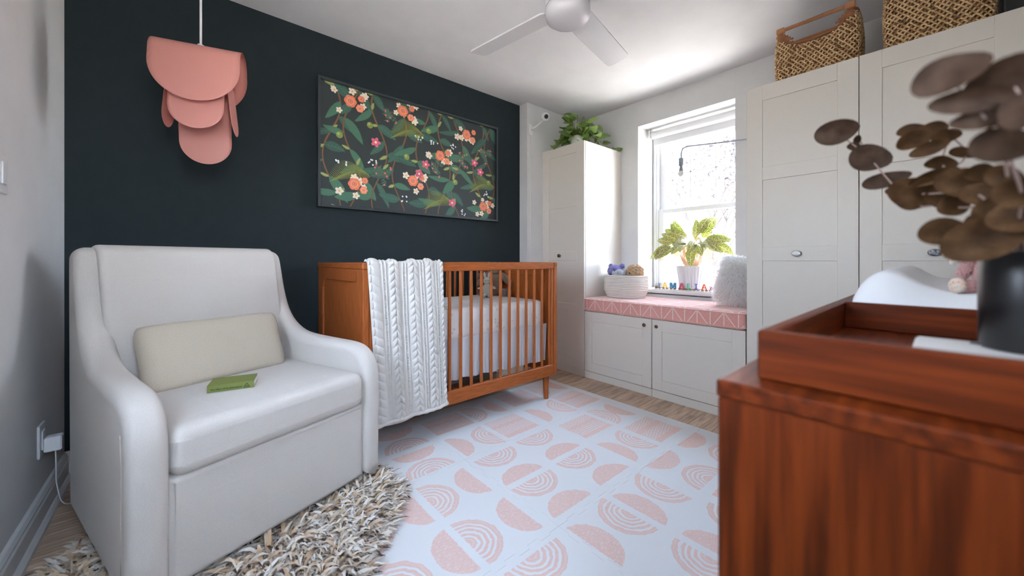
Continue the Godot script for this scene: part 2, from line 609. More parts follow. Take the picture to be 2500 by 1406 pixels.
func window() -> void:
	var w := Node3D.new()
	w.name = "window_1"
	add_child(w)
	structure(w)
	var x0 := 3.83
	var st := mb(false)
	add_bx(st, Vector3(x0, 0.70, 0.78), Vector3(x0 + 0.08, 2.228, 0.832))
	add_bx(st, Vector3(x0, 0.70, 1.56), Vector3(x0 + 0.08, 2.228, 1.589))
	add_bx(st, Vector3(x0, 2.17, 0.78), Vector3(x0 + 0.08, 2.228, 1.589))
	add_bx(st, Vector3(x0, 0.70, 0.78), Vector3(x0 + 0.08, 0.75, 1.589))
	add_bx(st, Vector3(x0 - 0.012, 0.745, 0.79), Vector3(x0 + 0.01, 2.18, 0.812))
	put(st, "window_frame", M.trim, w)
	put(bx(Vector3(3.54, 0.71, 0.74), Vector3(3.85, 0.742, 1.63), 0.006), "window_sill", M.trim, w)
	for s in 2:
		var xs := 3.868 if s == 0 else 3.838
		var y0 := 1.44 if s == 0 else 0.748
		var y1 := 2.175 if s == 0 else 1.482
		st = mb(false)
		add_bx(st, Vector3(xs, y0, 0.832), Vector3(xs + 0.028, y1, 0.885))
		add_bx(st, Vector3(xs, y0, 1.535), Vector3(xs + 0.028, y1, 1.562))
		add_bx(st, Vector3(xs, y0, 0.885), Vector3(xs + 0.028, y0 + (0.04 if s == 0 else 0.05), 1.535))
		add_bx(st, Vector3(xs, y1 - 0.042, 0.885), Vector3(xs + 0.028, y1, 1.535))
		var sash := put(st, "sash", M.trim, w)
		if s == 0:
			for z in [1.119, 1.334]:
				put(bx(Vector3(xs + 0.002, y0, z - 0.008), Vector3(xs + 0.026, y1, z + 0.008), 0.004), "muntin", M.trim, sash)
			put(bx(Vector3(xs + 0.002, 1.795, 0.86), Vector3(xs + 0.026, 1.811, 1.55), 0.004), "muntin", M.trim, sash)
			for c in 3:
				for r in 2:
					var za: float = [0.885, 1.127, 1.342][c]
					var zb: float = [1.111, 1.326, 1.535][c]
					var ya: float = [1.48, 1.811][r]
					var yb: float = [1.795, 2.133][r]
					put(bx(Vector3(xs + 0.012, ya, za), Vector3(xs + 0.015, yb, zb), 0.0002), "pane", M.glass, sash)
		else:
			put(bx(Vector3(xs + 0.012, 0.798, 0.885), Vector3(xs + 0.015, 1.44, 1.535), 0.0002), "pane", M.glass, sash)
	# roller blind
	var t := thing("roller_blind", "white roller blind rolled up at the window head", "blind", Vector3(3.74, 2.172, 1.185))
	st = mb()
	tube(st, [Vector3(0, 0, -0.36), Vector3(0, 0, 0.375)], 0.036, 24)
	put(st, "roll", M.shade, t)
	put(bx(Vector3(0.03, -0.075, -0.355), Vector3(0.034, 0.0, 0.37), 0.0005), "fabric", M.shade, t)
	put(bx(Vector3(0.024, -0.092, -0.355), Vector3(0.04, -0.072, 0.37), 0.004), "hem_bar", M.shade, t)
	for s in [-0.372, 0.388]:
		put(bx(Vector3(-0.03, -0.03, s - 0.006), Vector3(0.03, 0.056, s + 0.006), 0.003), "bracket", M.trim, t)

# the other windows: in the left wall beside the camera and in the wall behind it
func side_window() -> void:
	var w := Node3D.new()
	w.name = "window_2"
	add_child(w)
	structure(w)
	var st := mb(false)
	for b in [[WY0, WY1, WZ0, WZ0 + 0.045], [WY0, WY1, WZ1 - 0.045, WZ1], [WY0, WY0 + 0.05, WZ0, WZ1], [WY1 - 0.045, WY1, WZ0, WZ1], [(WY0 + WY1) / 2 - 0.02, (WY0 + WY1) / 2 + 0.02, WZ0, WZ1]]:
		add_bx(st, Vector3(-0.19, b[0], b[2]), Vector3(-0.14, b[1], b[3]), 0.003)
	put(st, "window_frame", M.trim, w)
	put(bx(Vector3(-0.14, WY0 - 0.03, WZ0 - 0.03), Vector3(0.02, WY0, WZ1 + 0.03), 0.004), "window_sill", M.trim, w)
	put(bx(Vector3(-0.168, WY0 + 0.05, WZ0 + 0.045), Vector3(-0.165, WY1 - 0.045, WZ1 - 0.045), 0.0003), "pane", M.glass, w)
	w = Node3D.new()
	w.name = "window_3"
	add_child(w)
	structure(w)
	st = mb(false)
	for b in [[BY0, BY1, BX0, BX0 + 0.04], [BY0, BY1, BX1 - 0.04, BX1], [BY0, BY0 + 0.05, BX0, BX1], [BY1 - 0.04, BY1, BX0, BX1]]:
		add_bx(st, Vector3(b[2], b[0], RZ + 0.12), Vector3(b[3], b[1], RZ + 0.17), 0.003)
	put(st, "window_frame", M.trim, w)
	put(bx(Vector3(BX0 + 0.04, BY0 + 0.05, RZ + 0.143), Vector3(BX1 - 0.04, BY1 - 0.04, RZ + 0.146), 0.0003), "pane", M.glass, w)

func outdoors() -> void:
	var r := RandomNumberGenerator.new()
	r.seed = 91
	# the house over the road
	var b := thing("brick_house", "pale sunlit brick house across the street seen through the window", "house", Vector3(15, -3, -2))
	var bm := triplanar(mat(Color.WHITE, 0.9), noise_tex(0.05, 92, [[0.0, Color(0.70, 0.55, 0.52)], [1.0, Color(0.82, 0.70, 0.66)]], 256), Vector3.ONE * 0.8)
	put(bx(Vector3(0, 0, -7), Vector3(6, 10, 5), 0.01), "brick_wall", bm, b)
	put(bx(Vector3(-0.25, 10, -7.2), Vector3(6, 10.4, 5.2), 0.02), "cornice", M.trim, b)
	var blue := mat(Color(0.45, 0.55, 0.66), 0.2)
	for j in 3:
		for i in 4:
			var f := put(bx(Vector3(-0.06, 1.2 + j * 3.0, -6.0 + i * 2.8), Vector3(0.05, 3.0 + j * 3.0, -4.8 + i * 2.8), 0.01), "window_frame", M.trim, b)
			put(bx(Vector3(-0.08, 1.3 + j * 3.0, -5.9 + i * 2.8), Vector3(-0.065, 2.9 + j * 3.0, -4.9 + i * 2.8), 0.002), "pane", blue, f)
	# a young street tree in blossom
	var t := thing("street_tree", "thin branched tree with pale blossom outside the window", "tree", Vector3(7.6, -3.0, -1.0))
	var st := mb()
	var tips := []
	var grow := [[Vector3(0, 0, 0), Vector3(0.05, 1, 0.03), 2.6, 0.075, 0]]
	while grow.size() > 0:
		var g = grow.pop_back()
		var p: Vector3 = g[0]
		var d: Vector3 = g[1].normalized()
		var pts := [p]
		for k in 4:
			d = (d + Vector3(r.randf_range(-1, 1), r.randf_range(-0.3, 0.6), r.randf_range(-1, 1)) * 0.13).normalized()
			p += d * g[2] / 4
			pts.append(p)
		tube(st, pts, [g[3], g[3] * 0.9, g[3] * 0.8, g[3] * 0.7, g[3] * 0.6], 6)
		tips.append_array(pts.slice(1))
		if g[4] < 5:
			for k in (3 if g[4] < 3 else 2):
				var nd := (d + Vector3(r.randf_range(-1, 1), r.randf_range(-0.2, 0.7), r.randf_range(-1, 1)) * 0.75).normalized()
				grow.append([p, nd, g[2] * r.randf_range(0.55, 0.75), g[3] * 0.55, g[4] + 1])
	put(st, "branches", mat(Color(0.17, 0.14, 0.13), 0.9), t)
	st = mb(false)
	for p in tips:
		if p.y < 2.8:
			continue
		for k in 2:
			var c: Vector3 = p + Vector3(r.randf_range(-1, 1), r.randf_range(-1, 1), r.randf_range(-1, 1)) * 0.12
			for q in 3:
				var bas := Basis.from_euler(Vector3(r.randf() * TAU, r.randf() * TAU, r.randf() * TAU))
				var s := r.randf_range(0.018, 0.036)
				tri(st, c + bas * Vector3(-s, 0, 0), c + bas * Vector3(s, 0, 0.2 * s), c + bas * Vector3(0, s * 1.6, 0))
	var o := put(st, "blossom", mat(Color(0.22, 0.19, 0.20), 0.9), t)
	o.set_meta("kind", "stuff")

# ------------------------------------------------------------------ fitted furniture along the window wall
const FX := 2.997
# a framed door on the plane x = FX facing the room; bays are [bottom, top] of its sunk panels
func shaker_door(parent: Node, z0: float, z1: float, y0: float, y1: float, bays: Array, stile: float) -> MeshInstance3D:
	var st := mb(false)
	var a := Vector3(FX, 0, 0)
	add_bx(st, Vector3(FX, y0, z0), Vector3(FX + 0.019, y1, z0 + stile), 0.0015)
	add_bx(st, Vector3(FX, y0, z1 - stile), Vector3(FX + 0.019, y1, z1), 0.0015)
	var y := y0
	for b in bays:
		add_bx(st, Vector3(FX, y, z0 + stile - 0.001), Vector3(FX + 0.019, b[0], z1 - stile + 0.001), 0.0015)
		y = b[1]
	add_bx(st, Vector3(FX, y, z0 + stile - 0.001), Vector3(FX + 0.019, y1, z1 - stile + 0.001), 0.0015)
	var d := put(st, "door", M.cabinet, parent)
	for b in bays:
		put(bx(Vector3(FX + 0.006, b[0] - 0.004, z0 + stile - 0.004), Vector3(FX + 0.016, b[1] + 0.004, z1 - stile + 0.004), 0.001), "panel", M.cabinet, d)
	return d

func carcass(parent: Node, z0: float, z1: float, y0: float, y1: float) -> void:
	put(bx(Vector3(FX + 0.022, y0, z0 + 0.001), Vector3(RX - 0.002, y1, z1 - 0.001), 0.0015), "body", M.cabinet, parent)

func round_knob(d: Node, y: float, z: float, m: Material, r: float) -> void:
	var st := mb()
	var xf := Transform3D(Basis(Vector3(0, 0, 1), Vector3(-1, 0, 0), Vector3(0, -1, 0)), Vector3(FX, y, z))
	lathe(st, [[0.0, -0.002], [r * 0.45, 0.0], [r * 0.4, r * 0.6], [r * 0.9, r * 0.8], [r, r * 1.1], [r * 0.9, r * 1.4], [r * 0.4, r * 1.55], [0.0, r * 1.58]], 18, xf)
	put(st, "knob", m, d)

func oval_knob(d: Node, y: float, z: float, rim: Material, face: Material, band: bool) -> void:
	var bas := Basis(Vector3(0, 0, 1), Vector3(-1, 0, 0), Vector3(0, -1, 0)).scaled(Vector3(1, 0.72, 1))
	var st := mb()
	lathe(st, [[0.004, 0.0], [0.006, 0.012], [0.02, 0.014], [0.0225, 0.018], [0.0205, 0.021]], 26, Transform3D(bas, Vector3(FX, y, z)))
	if band:
		add_bx(st, Vector3(FX - 0.0285, y - 0.0012, z - 0.02), Vector3(FX - 0.018, y + 0.0012, z + 0.02), 0.0008)
	var k := put(st, "knob", rim, d)
	st = mb()
	lathe(st, [[0.0205, 0.0195], [0.017, 0.0245], [0.009, 0.027], [0.0, 0.0275]], 26, Transform3D(bas, Vector3(FX, y, z)))
	put(st, "knob_face", face, k)

func fitted_furniture() -> void:
	var bays := [[0.135, 0.551], [0.616, 0.996], [1.078, 1.473], [1.55, 1.945]]
	var t := thing("tall_cabinet", "narrow white cabinet with a round dark knob, pothos on top", "cabinet")
	carcass(t, 0.105, 0.604, 0.0, 2.03)
	put(bx(Vector3(FX + 0.004, 0.0, 0.108), Vector3(FX + 0.03, 0.054, 0.602), 0.001), "plinth", M.cabinet, t)
	var d := shaker_door(t, 0.107, 0.602, 0.056, 2.03, bays, 0.083)
	round_knob(d, 1.04, 0.33, M.bronze, 0.017)
	var face := triplanar(mat(Color.WHITE, 0.12), noise_tex(0.06, 15, [[0.0, Color(0.18, 0.16, 0.15)], [0.5, Color(0.55, 0.60, 0.66)], [1.0, Color(0.85, 0.80, 0.72)]], 128), Vector3.ONE * 12.0)
	for k in 2:
		var z0: float = [1.837, 2.345][k]
		var w := thing("wardrobe", ["white panelled wardrobe beside the window seat with a silver-banded oval knob", "white panelled wardrobe behind the brown eucalyptus with a brass-rimmed oval knob"][k], "wardrobe", Vector3.ZERO, 0.0, "fitted wardrobes")
		carcass(w, z0, z0 + 0.508, 0.0, 2.036)
		put(bx(Vector3(FX + 0.004, 0.0, z0 + 0.003), Vector3(FX + 0.03, 0.054, z0 + 0.505), 0.001), "plinth", M.cabinet, w)
		d = shaker_door(w, z0 + 0.0015, z0 + 0.5065, 0.056, 2.036, bays, 0.083)
		if k == 0:
			oval_knob(d, 1.038, 2.089, M.steel, M.porcelain, true)
		else:
			oval_knob(d, 1.035, 2.601, M.brass, face, false)
	for k in 2:
		var z0: float = [0.606, 1.221][k]
		var c := thing("bench_cabinet", ["white low bench cabinet next to the tall cabinet, knob at its wardrobe side", "white low bench cabinet next to the wardrobe, knob towards the tall cabinet"][k], "cabinet", Vector3.ZERO, 0.0, "low cabinets of the window seat")
		carcass(c, z0, z0 + 0.614, 0.0, 0.568)
		put(bx(Vector3(FX + 0.002, 0.0, z0 + 0.001), Vector3(FX + 0.03, 0.055, z0 + 0.613), 0.001), "plinth", M.cabinet, c)
		d = shaker_door(c, z0 + 0.0025, z0 + 0.6115, 0.06, 0.566, [[0.135, 0.485]], 0.075)
		round_knob(d, 0.519, [1.165, 1.262][k], M.bronze, 0.0125)
	# seat cushion
	var st := mb()
	slab(st, rrect(0.555, 1.225, 0.02), 0.0, 0.11, 0.018, Transform3D(Basis(Vector3(1, 0, 0), Vector3(0, 0, 1), Vector3(0, 1, 0)), Vector3(FX + 0.262, 0.569, 1.2205)))
	var cu := put(st, "seat_cushion", M.cushion)
	tag(cu, "pink bench cushion with white line pattern on the window seat", "cushion")
	st = mb()
	for y in [0.582, 0.668]:
		var pts := []
		for p in rrect(0.553, 1.223, 0.022):
			pts.append(Vector3(FX + 0.262 + p.x, y, 1.2205 + p.y))
		pts.append(pts[0])
		tube(st, pts, 0.004, 6, false)
	put(st, "piping", mat(Color(0.86, 0.66, 0.61), 0.9), cu)
	# woven baskets on the wardrobes
	basket("woven_basket", "woven seagrass basket with a long wooden handle on the first wardrobe", Vector3(3.14, 2.036, 2.155), 0.355, 0.2, 0.30, 1)
	basket("woven_basket", "cropped woven seagrass basket on the wardrobe behind the eucalyptus", Vector3(3.14, 2.036, 2.605), 0.335, 0.2, 0.36, 2)
	var bb := put(bx(Vector3(3.02, 2.037, 2.795), Vector3(3.3, 2.2, 2.852), 0.006), "storage_box", M.black)
	tag(bb, "black box at the far end of the wardrobe tops", "box")

# a tapered basket woven from twisted grass; wd along z, dp along x
func basket(called: String, label: String, at: Vector3, wd: float, dp: float, ht: float, sd: int) -> void:
	var t := thing(called, label, "basket", at, 0.0, "baskets on the wardrobes")
	var r := RandomNumberGenerator.new()
	r.seed = sd
	var core := mat(Color(0.62, 0.48, 0.33), 0.95)
	var tones := [mat(Color(0.82, 0.69, 0.51), 0.85), mat(Color(0.72, 0.57, 0.41), 0.85), mat(Color(0.58, 0.43, 0.29), 0.85)]
	# height of the rim: dips between the handle posts on the long sides
	var rim := func(z: float) -> float:
		var k := clampf(1.0 - pow(absf(z) / (wd * 0.42), 4.0), 0.0, 1.0)
		return ht * (0.93 - 0.30 * k)
	var wide := func(y: float) -> float:
		return 1.0 + 0.06 * sin(clampf(y / ht, 0, 1) * PI) - 0.02 * y / ht
	var st := mb()
	var per := []
	var n := 64
	for i in n:
		var a := TAU * i / n
		var p := Vector2(signf(cos(a)) * pow(absf(cos(a)), 0.28) * dp / 2, signf(sin(a)) * pow(absf(sin(a)), 0.28) * wd / 2)
		per.append(p)
	var rows := []
	for j in 13:
		var ring := PackedVector3Array()
		for p in per:
			var top: float = rim.call(p.y) if absf(p.x) > dp * 0.3 else ht * 0.93
			var y := top * j / 12.0
			var k: float = wide.call(y)
			ring.append(Vector3(p.x * k - signf(p.x) * minf(absf(p.x), 0.013), y, p.y * k - signf(p.y) * minf(absf(p.y), 0.013)))
		rows.append(ring)
	surf(st, rows, true)
	fan_cap(st, rows[0], Vector3.DOWN)
	put(st, "lining", core, t)
	var sts := [mb(), mb(), mb()]
	# twisted strands laid as alternating slants
	var length := 0.0
	var cum := [0.0]
	for i in n:
		length += per[i].distance_to(per[(i + 1) % n])
		cum.append(length)
	var cols := int(length / 0.0108)
	for c in cols:
		var s := length * c / cols
		var i := 0
		while cum[i + 1] < s:
			i += 1
		var f: float = (s - cum[i]) / maxf(1e-5, cum[i + 1] - cum[i])
		var p: Vector2 = per[i].lerp(per[(i + 1) % n], f)
		var tan: Vector2 = (per[(i + 1) % n] - per[i]).normalized()
		var top: float = rim.call(p.y) if absf(p.x) > dp * 0.3 else ht * 0.93
		var y := 0.006
		var row := 0
		while y < top - 0.008:
			var k: float = wide.call(y)
			var slant := 1.0 if (row + c) % 2 == 0 else -1.0
			var d := Vector3(tan.x, 0, tan.y) * 0.0062
			var ctr := Vector3(p.x * k, y + r.randf_range(-0.001, 0.001), p.y * k) 
			var up := Vector3(0, 0.0066 * slant, 0)
			var q: SurfaceTool = sts[0 if r.randf() < 0.6 else (1 if r.randf() < 0.6 else 2)]
			var out := Vector3(tan.y, 0, -tan.x) * 0.003
			tube(q, [ctr - d - up - out * 0.6, ctr + out, ctr + d + up - out * 0.6], [0.0024, 0.0046, 0.0024], 5, false)
			y += 0.013
			row += 1
	for k in 3:
		var o := put(sts[k], "weave", tones[k], t)
		o.set_meta("kind", "stuff")
	# plaited rim and the two handles
	st = mb()
	var edge := []
	for i in n + 1:
		var p: Vector2 = per[i % n]
		var top: float = rim.call(p.y) if absf(p.x) > dp * 0.3 else ht * 0.93
		edge.append(Vector3(p.x * wide.call(top), top, p.y * wide.call(top)))
	tube(st, edge, 0.008, 7, false)
	put(st, "rim", mat(Color(0.52, 0.33, 0.21), 0.85), t)
	for sx in [-1.0, 1.0]:
		var hx: float = sx * dp / 2
		var hd := put(bx(Vector3(hx - 0.009, ht * 0.965, -wd * 0.47), Vector3(hx + 0.009, ht * 1.035, wd * 0.47), 0.007), "handle", M.bamboo_z, t)
		for s in [-1.0, 1.0]:
			put(bx(Vector3(hx - 0.012, ht * 0.94, s * wd * 0.43 - 0.02), Vector3(hx + 0.012, ht * 1.045, s * wd * 0.43 + 0.02), 0.004), "wrap", mat(Color(0.68, 0.47, 0.31), 0.7), hd)
			var q := mb()
			for j in 5:
				tube(q, [Vector3(hx, ht * (0.93 - j * 0.028), s * wd * 0.47), Vector3(hx + sx * 0.004, ht * (0.93 - j * 0.04), s * wd * (0.40 - j * 0.035))], 0.0055, 6)
			put(q, "wrap", mat(Color(0.60, 0.39, 0.25), 0.8), hd)

# ------------------------------------------------------------------ crib
func crib() -> void:
	var x0 := 1.051
	var x1 := 2.413
	var z0 := 0.03
	var z1 := 0.82
	var t := thing("crib", "warm brown slatted wooden crib against the dark wall", "crib", Vector3.ZERO)
	for e in 2:
		var xa := x0 if e == 0 else x1 - 0.03
		var xb := xa + 0.03
		var st := mb(false)
		# frame of the end, with a sunk round-cornered panel
		add_bx(st, Vector3(xa, 0.19, z0), Vector3(xb, 0.955, z0 + 0.10), 0.003)
		add_bx(st, Vector3(xa, 0.19, z1 - 0.10), Vector3(xb, 0.955, z1), 0.003)
		add_bx(st, Vector3(xa, 0.89, z0 + 0.09), Vector3(xb, 0.955, z1 - 0.09), 0.002)
		add_bx(st, Vector3(xa, 0.19, z0 + 0.09), Vector3(xb, 0.27, z1 - 0.09), 0.002)
		for s in [-1.0, 1.0]:
			var cz: float = 0.425 + s * 0.295
			var poly := PackedVector2Array([Vector2(cz + s * 0.01, 0.90)])
			for k in 7:
				var a := PI / 2 * k / 6
				poly.append(Vector2(cz - s * 0.05 + s * 0.05 * sin(a), 0.84 + 0.05 * cos(a)))
			slab(st, poly, xa + 0.0005, xb - 0.0005, 0.0005, Transform3D(Basis(Vector3(0, 0, 1), Vector3(0, 1, 0), Vector3(1, 0, 0)), Vector3.ZERO), 1)
		var ep := put(st, "end_panel", M.acorn_y, t)
		for k in 3:
			var za := z0 + 0.095 + k * 0.2
			put(bx(Vector3(xa + 0.009, 0.26, za), Vector3(xb - 0.009, 0.895, za + 0.1995), 0.001), "panel_board", M.acorn_y, ep)
		put(bx(Vector3(xa - 0.003, 0.955, z0 - 0.003), Vector3(xb + 0.002, 0.985, z1 + 0.003), 0.004), "cap_rail", M.acorn_z, t)
	for zc in [z0 + 0.016, z1 - 0.016]:
		put(bx(Vector3(x0 + 0.031, 0.938, zc - 0.016), Vector3(x1 - 0.031, 0.985, zc + 0.016), 0.004), "top_rail", M.acorn_x, t)
		put(bx(Vector3(x0 + 0.031, 0.19, zc - 0.014), Vector3(x1 - 0.031, 0.266, zc + 0.014), 0.003), "bottom_rail", M.acorn_x, t)
		var sm := mb(false)
		add_bx(sm, Vector3(-0.0095, 0.262, -0.007), Vector3(0.0095, 0.942, 0.007), 0.004)
		sm.generate_normals()
		var slat := sm.commit()
		var x := 2.275
		while x > x0 + 0.05:
			put_mesh(slat, "slat", M.acorn_y, t, Transform3D(Basis(), Vector3(x, 0, zc)))
			x -= 0.0739
		put_mesh(slat, "slat", M.acorn_y, t, Transform3D(Basis(), Vector3(2.3489, 0, zc)))
		for xx in [x0 + 0.04, x1 - 0.044]:
			put(bx(Vector3(xx - 0.011, 0.262, zc - 0.012), Vector3(xx + 0.011, 0.942, zc + 0.012), 0.003), "post", M.acorn_y, t)
	for lx in [x0 + 0.055, x1 - 0.05]:
		for lz in [z0 + 0.09, z1 - 0.062]:
			var st := mb()
			lathe(st, [[0.0, 0.0], [0.016, 0.0], [0.0175, 0.004], [0.025, 0.19], [0.0, 0.19]], 20, Transform3D(Basis(), Vector3(lx, 0.0 if lz < 0.4 else 0.012, lz)))
			put(st, "leg", M.acorn_y, t)
	var st := mb(false)
	for k in 9:
		add_bx(st, Vector3(x0 + 0.04 + k * 0.152, 0.51, z0 + 0.04), Vector3(x0 + 0.10 + k * 0.152, 0.525, z1 - 0.08), 0.002)
	put(st, "mattress_support", M.acorn_x, t)
	# mattress in a fitted sheet
	st = mb()
	slab(st, rrect(1.255, 0.70, 0.07), 0.0, 0.19, 0.05, Transform3D(Basis(Vector3(1, 0, 0), Vector3(0, 0, 1), Vector3(0, 1, 0)), Vector3(1.732, 0.527, 0.425)), 6)
	tag(put(st, "crib_mattress", M.sheet), "white crib mattress in a printed fitted sheet", "mattress")
	# gauze skirt hanging below the mattress
	st = mb()
	var rows := []
	var pth := []
	for k in 41:
		pth.append(Vector3(1.115 + k / 40.0 * 1.25, 0, 0.768))
	for i in 9:
		var row := PackedVector3Array()
		for k in 321:
			var u := k / 320.0
			var f := i / 8.0
			var fold := (sin(u * 95.0 + 2.0 * sin(u * 17.0)) * 0.6 + sin(u * 53.0 + 1.0) * 0.4) * 0.009 * (0.25 + 0.75 * f) + 0.0025 * sin(u * 260.0) * f
			var low := 0.318 - 0.03 * u + 0.004 * sin(u * 60.0)
			row.append(Vector3(1.115 + u * 1.25 - 0.01 * f * u, lerpf(0.55, low, f), 0.764 + fold))
		rows.append(row)
	surf(st, rows)
	tag(put(st, "crib_skirt", M.gauze), "white gauze crib skirt hanging behind the front slats", "crib skirt")
	# boxes stored underneath
	var bi := thing("storage_box", "cream lidded storage box under the window end of the crib", "box", Vector3(2.42, 0.0, 0.19), 0.1)
	put(bx(Vector3(-0.16, 0, -0.11), Vector3(0.16, 0.12, 0.11), 0.008), "body", mat(Color(0.84, 0.81, 0.76), 0.7), bi)
	put(bx(Vector3(-0.165, 0.11, -0.115), Vector3(0.165, 0.14, 0.115), 0.008), "lid", mat(Color(0.84, 0.81, 0.76), 0.7), bi)
	blanket()
	teddy()

# cable-knit throw hung over the front rail
func knit_height(s: float, t: float) -> float:
	var h := 0.0
	var w := 0.42
	for c in [[0.315, 0.027, 0.036], [0.566, 0.027, 0.036], [0.80, 0.026, 0.036], [0.03, 0.045, 0.042], [0.985, 0.018, 0.032]]:
		var a: float = (s - c[0]) * w / c[1]
		if absf(a) < 1.0:
			var ph: float = t / c[2] - absf(a) * 0.6 + 2.0
			var fr: float = ph - floorf(ph)
			var env := sqrt(1.0 - a * a)
			h += env * (0.002 + 0.0135 * pow(maxf(0.0, sin(PI * pow(fr, 0.7))), 0.6)) - 0.006 * exp(-a * a * 60.0)
	for c in [0.19, 0.45, 0.685, 0.905]:
		var d: float = (s - c) * w
		h += 0.0055 * exp(-pow((absf(d) - 0.009) / 0.003, 2.0))
		h += 0.0035 * exp(-pow(d / 0.004, 2.0)) * sin(t * TAU / 0.009)
	h += 0.0006 * sin(t * TAU / 0.008) * sin(s * w * TAU / 0.006)
	return h

func blanket() -> void:
	var t := thing("knit_blanket", "cream cable-knit blanket draped over the crib front rail", "blanket")
	var ztop := 0.804
	# path: t metres along the cloth, from inside the crib over the rail and down the front
	var place := func(s: float, v: float, off: float) -> Vector3:
		# v: 0 at the inner end
		var inner := 0.16
		var arc := 0.085
		var x := lerpf(1.066, 1.474, s)
		var wav := 0.005 * sin(s * 9.0 + v * 3.0) + 0.003 * sin(s * 23.0)
		if v < inner:
			return Vector3(x, 0.985 - (inner - v), 0.778 - off)
		elif v < inner + arc:
			var f := (v - inner) / arc
			var a := PI * f
			return Vector3(x, 0.985 + sin(a) * (0.008 + off) + 0.004 * sin(s * 11.0) * sin(a), 0.805 - cos(a) * (0.028 + off))
		var dn := v - inner - arc
		var bow := 0.006 * sin(s * PI * 3.0 + 0.5) * minf(1.0, dn * 3.0)
		return Vector3(x + dn * 0.058 * (1.0 - 0.25 * s), 0.985 - dn, 0.835 + off + bow + wav * minf(1.0, dn * 4.0))
	var st := mb()
	var rows := []
	var nr := 520
	var nc := 230
	var total := 0.16 + 0.085 + 0.775
	for i in nr + 1:
		var row := PackedVector3Array()
		var v := total * i / nr
		for j in nc + 1:
			var s := float(j) / nc
			var endk := smoothstep(0.0, 0.02, s) * (1 - smoothstep(0.985, 1.0, s))
			row.append(place.call(s, v + 0.012 * (1.0 - s) * smoothstep(0.4, 1.0, v / total), knit_height(s, v) * endk + 0.001))
		rows.append(row)
	surf(st, rows)
	# the back of the cloth
	var back := []
	for i in 61:
		var row := PackedVector3Array()
		for j in 31:
			row.append(place.call(j / 30.0, total * i / 60.0, -0.003))
		back.append(row)
	surf(st, back)
	put(st, "knit", M.knit, t)
	st = mb()
	var pts := []
	var rad := []
	for j in 61:
		var s := j / 60.0
		pts.append(place.call(s, total + 0.012 * (1.0 - s), 0.004) + Vector3(0, 0.003 * sin(s * 14.0), 0))
		rad.append(0.0105 + 0.0012 * sin(s * 60.0))
	tube(st, pts, rad, 10)
	put(st, "hem", M.knit, t)
	# the under layer showing below the hem
	st = mb()
	rows = []
	for i in 13:
		var row := PackedVector3Array()
		for j in 25:
			var s := 0.14 + 0.42 * j / 24.0
			var low := 0.032 * sqrt(maxf(0.0, 1.0 - pow((j / 24.0 - 0.35) / 0.66, 2.0)))
			row.append(place.call(s, total - 0.15 + (0.15 + low) * i / 12.0, -0.008))
		rows.append(row)
	surf(st, rows)
	put(st, "under_layer", M.knit, t)

func plush(parent: Node, called: String, m: Material, c: Vector3, r: Vector3, rot := Vector3.ZERO, lump := 0.03) -> MeshInstance3D:
	var st := mb()
	blob(st, c, r, Basis.from_euler(rot), 20, 14, lump)
	return put(st, called, m, parent)

func fuzzy(col: Color) -> StandardMaterial3D:
	var m := relief(triplanar(mat(Color.WHITE, 1.0), noise_tex(0.12, int(col.r * 255), [[0.0, col.darkened(0.25)], [0.5, col], [1.0, col.lightened(0.2)]], 256, 3), Vector3.ONE * 9.0), noise_tex(0.1, 6, [], 256, 3), 0.8)
	m.rim_enabled = true
	m.rim = 0.5
	m.rim_tint = 0.7
	return m

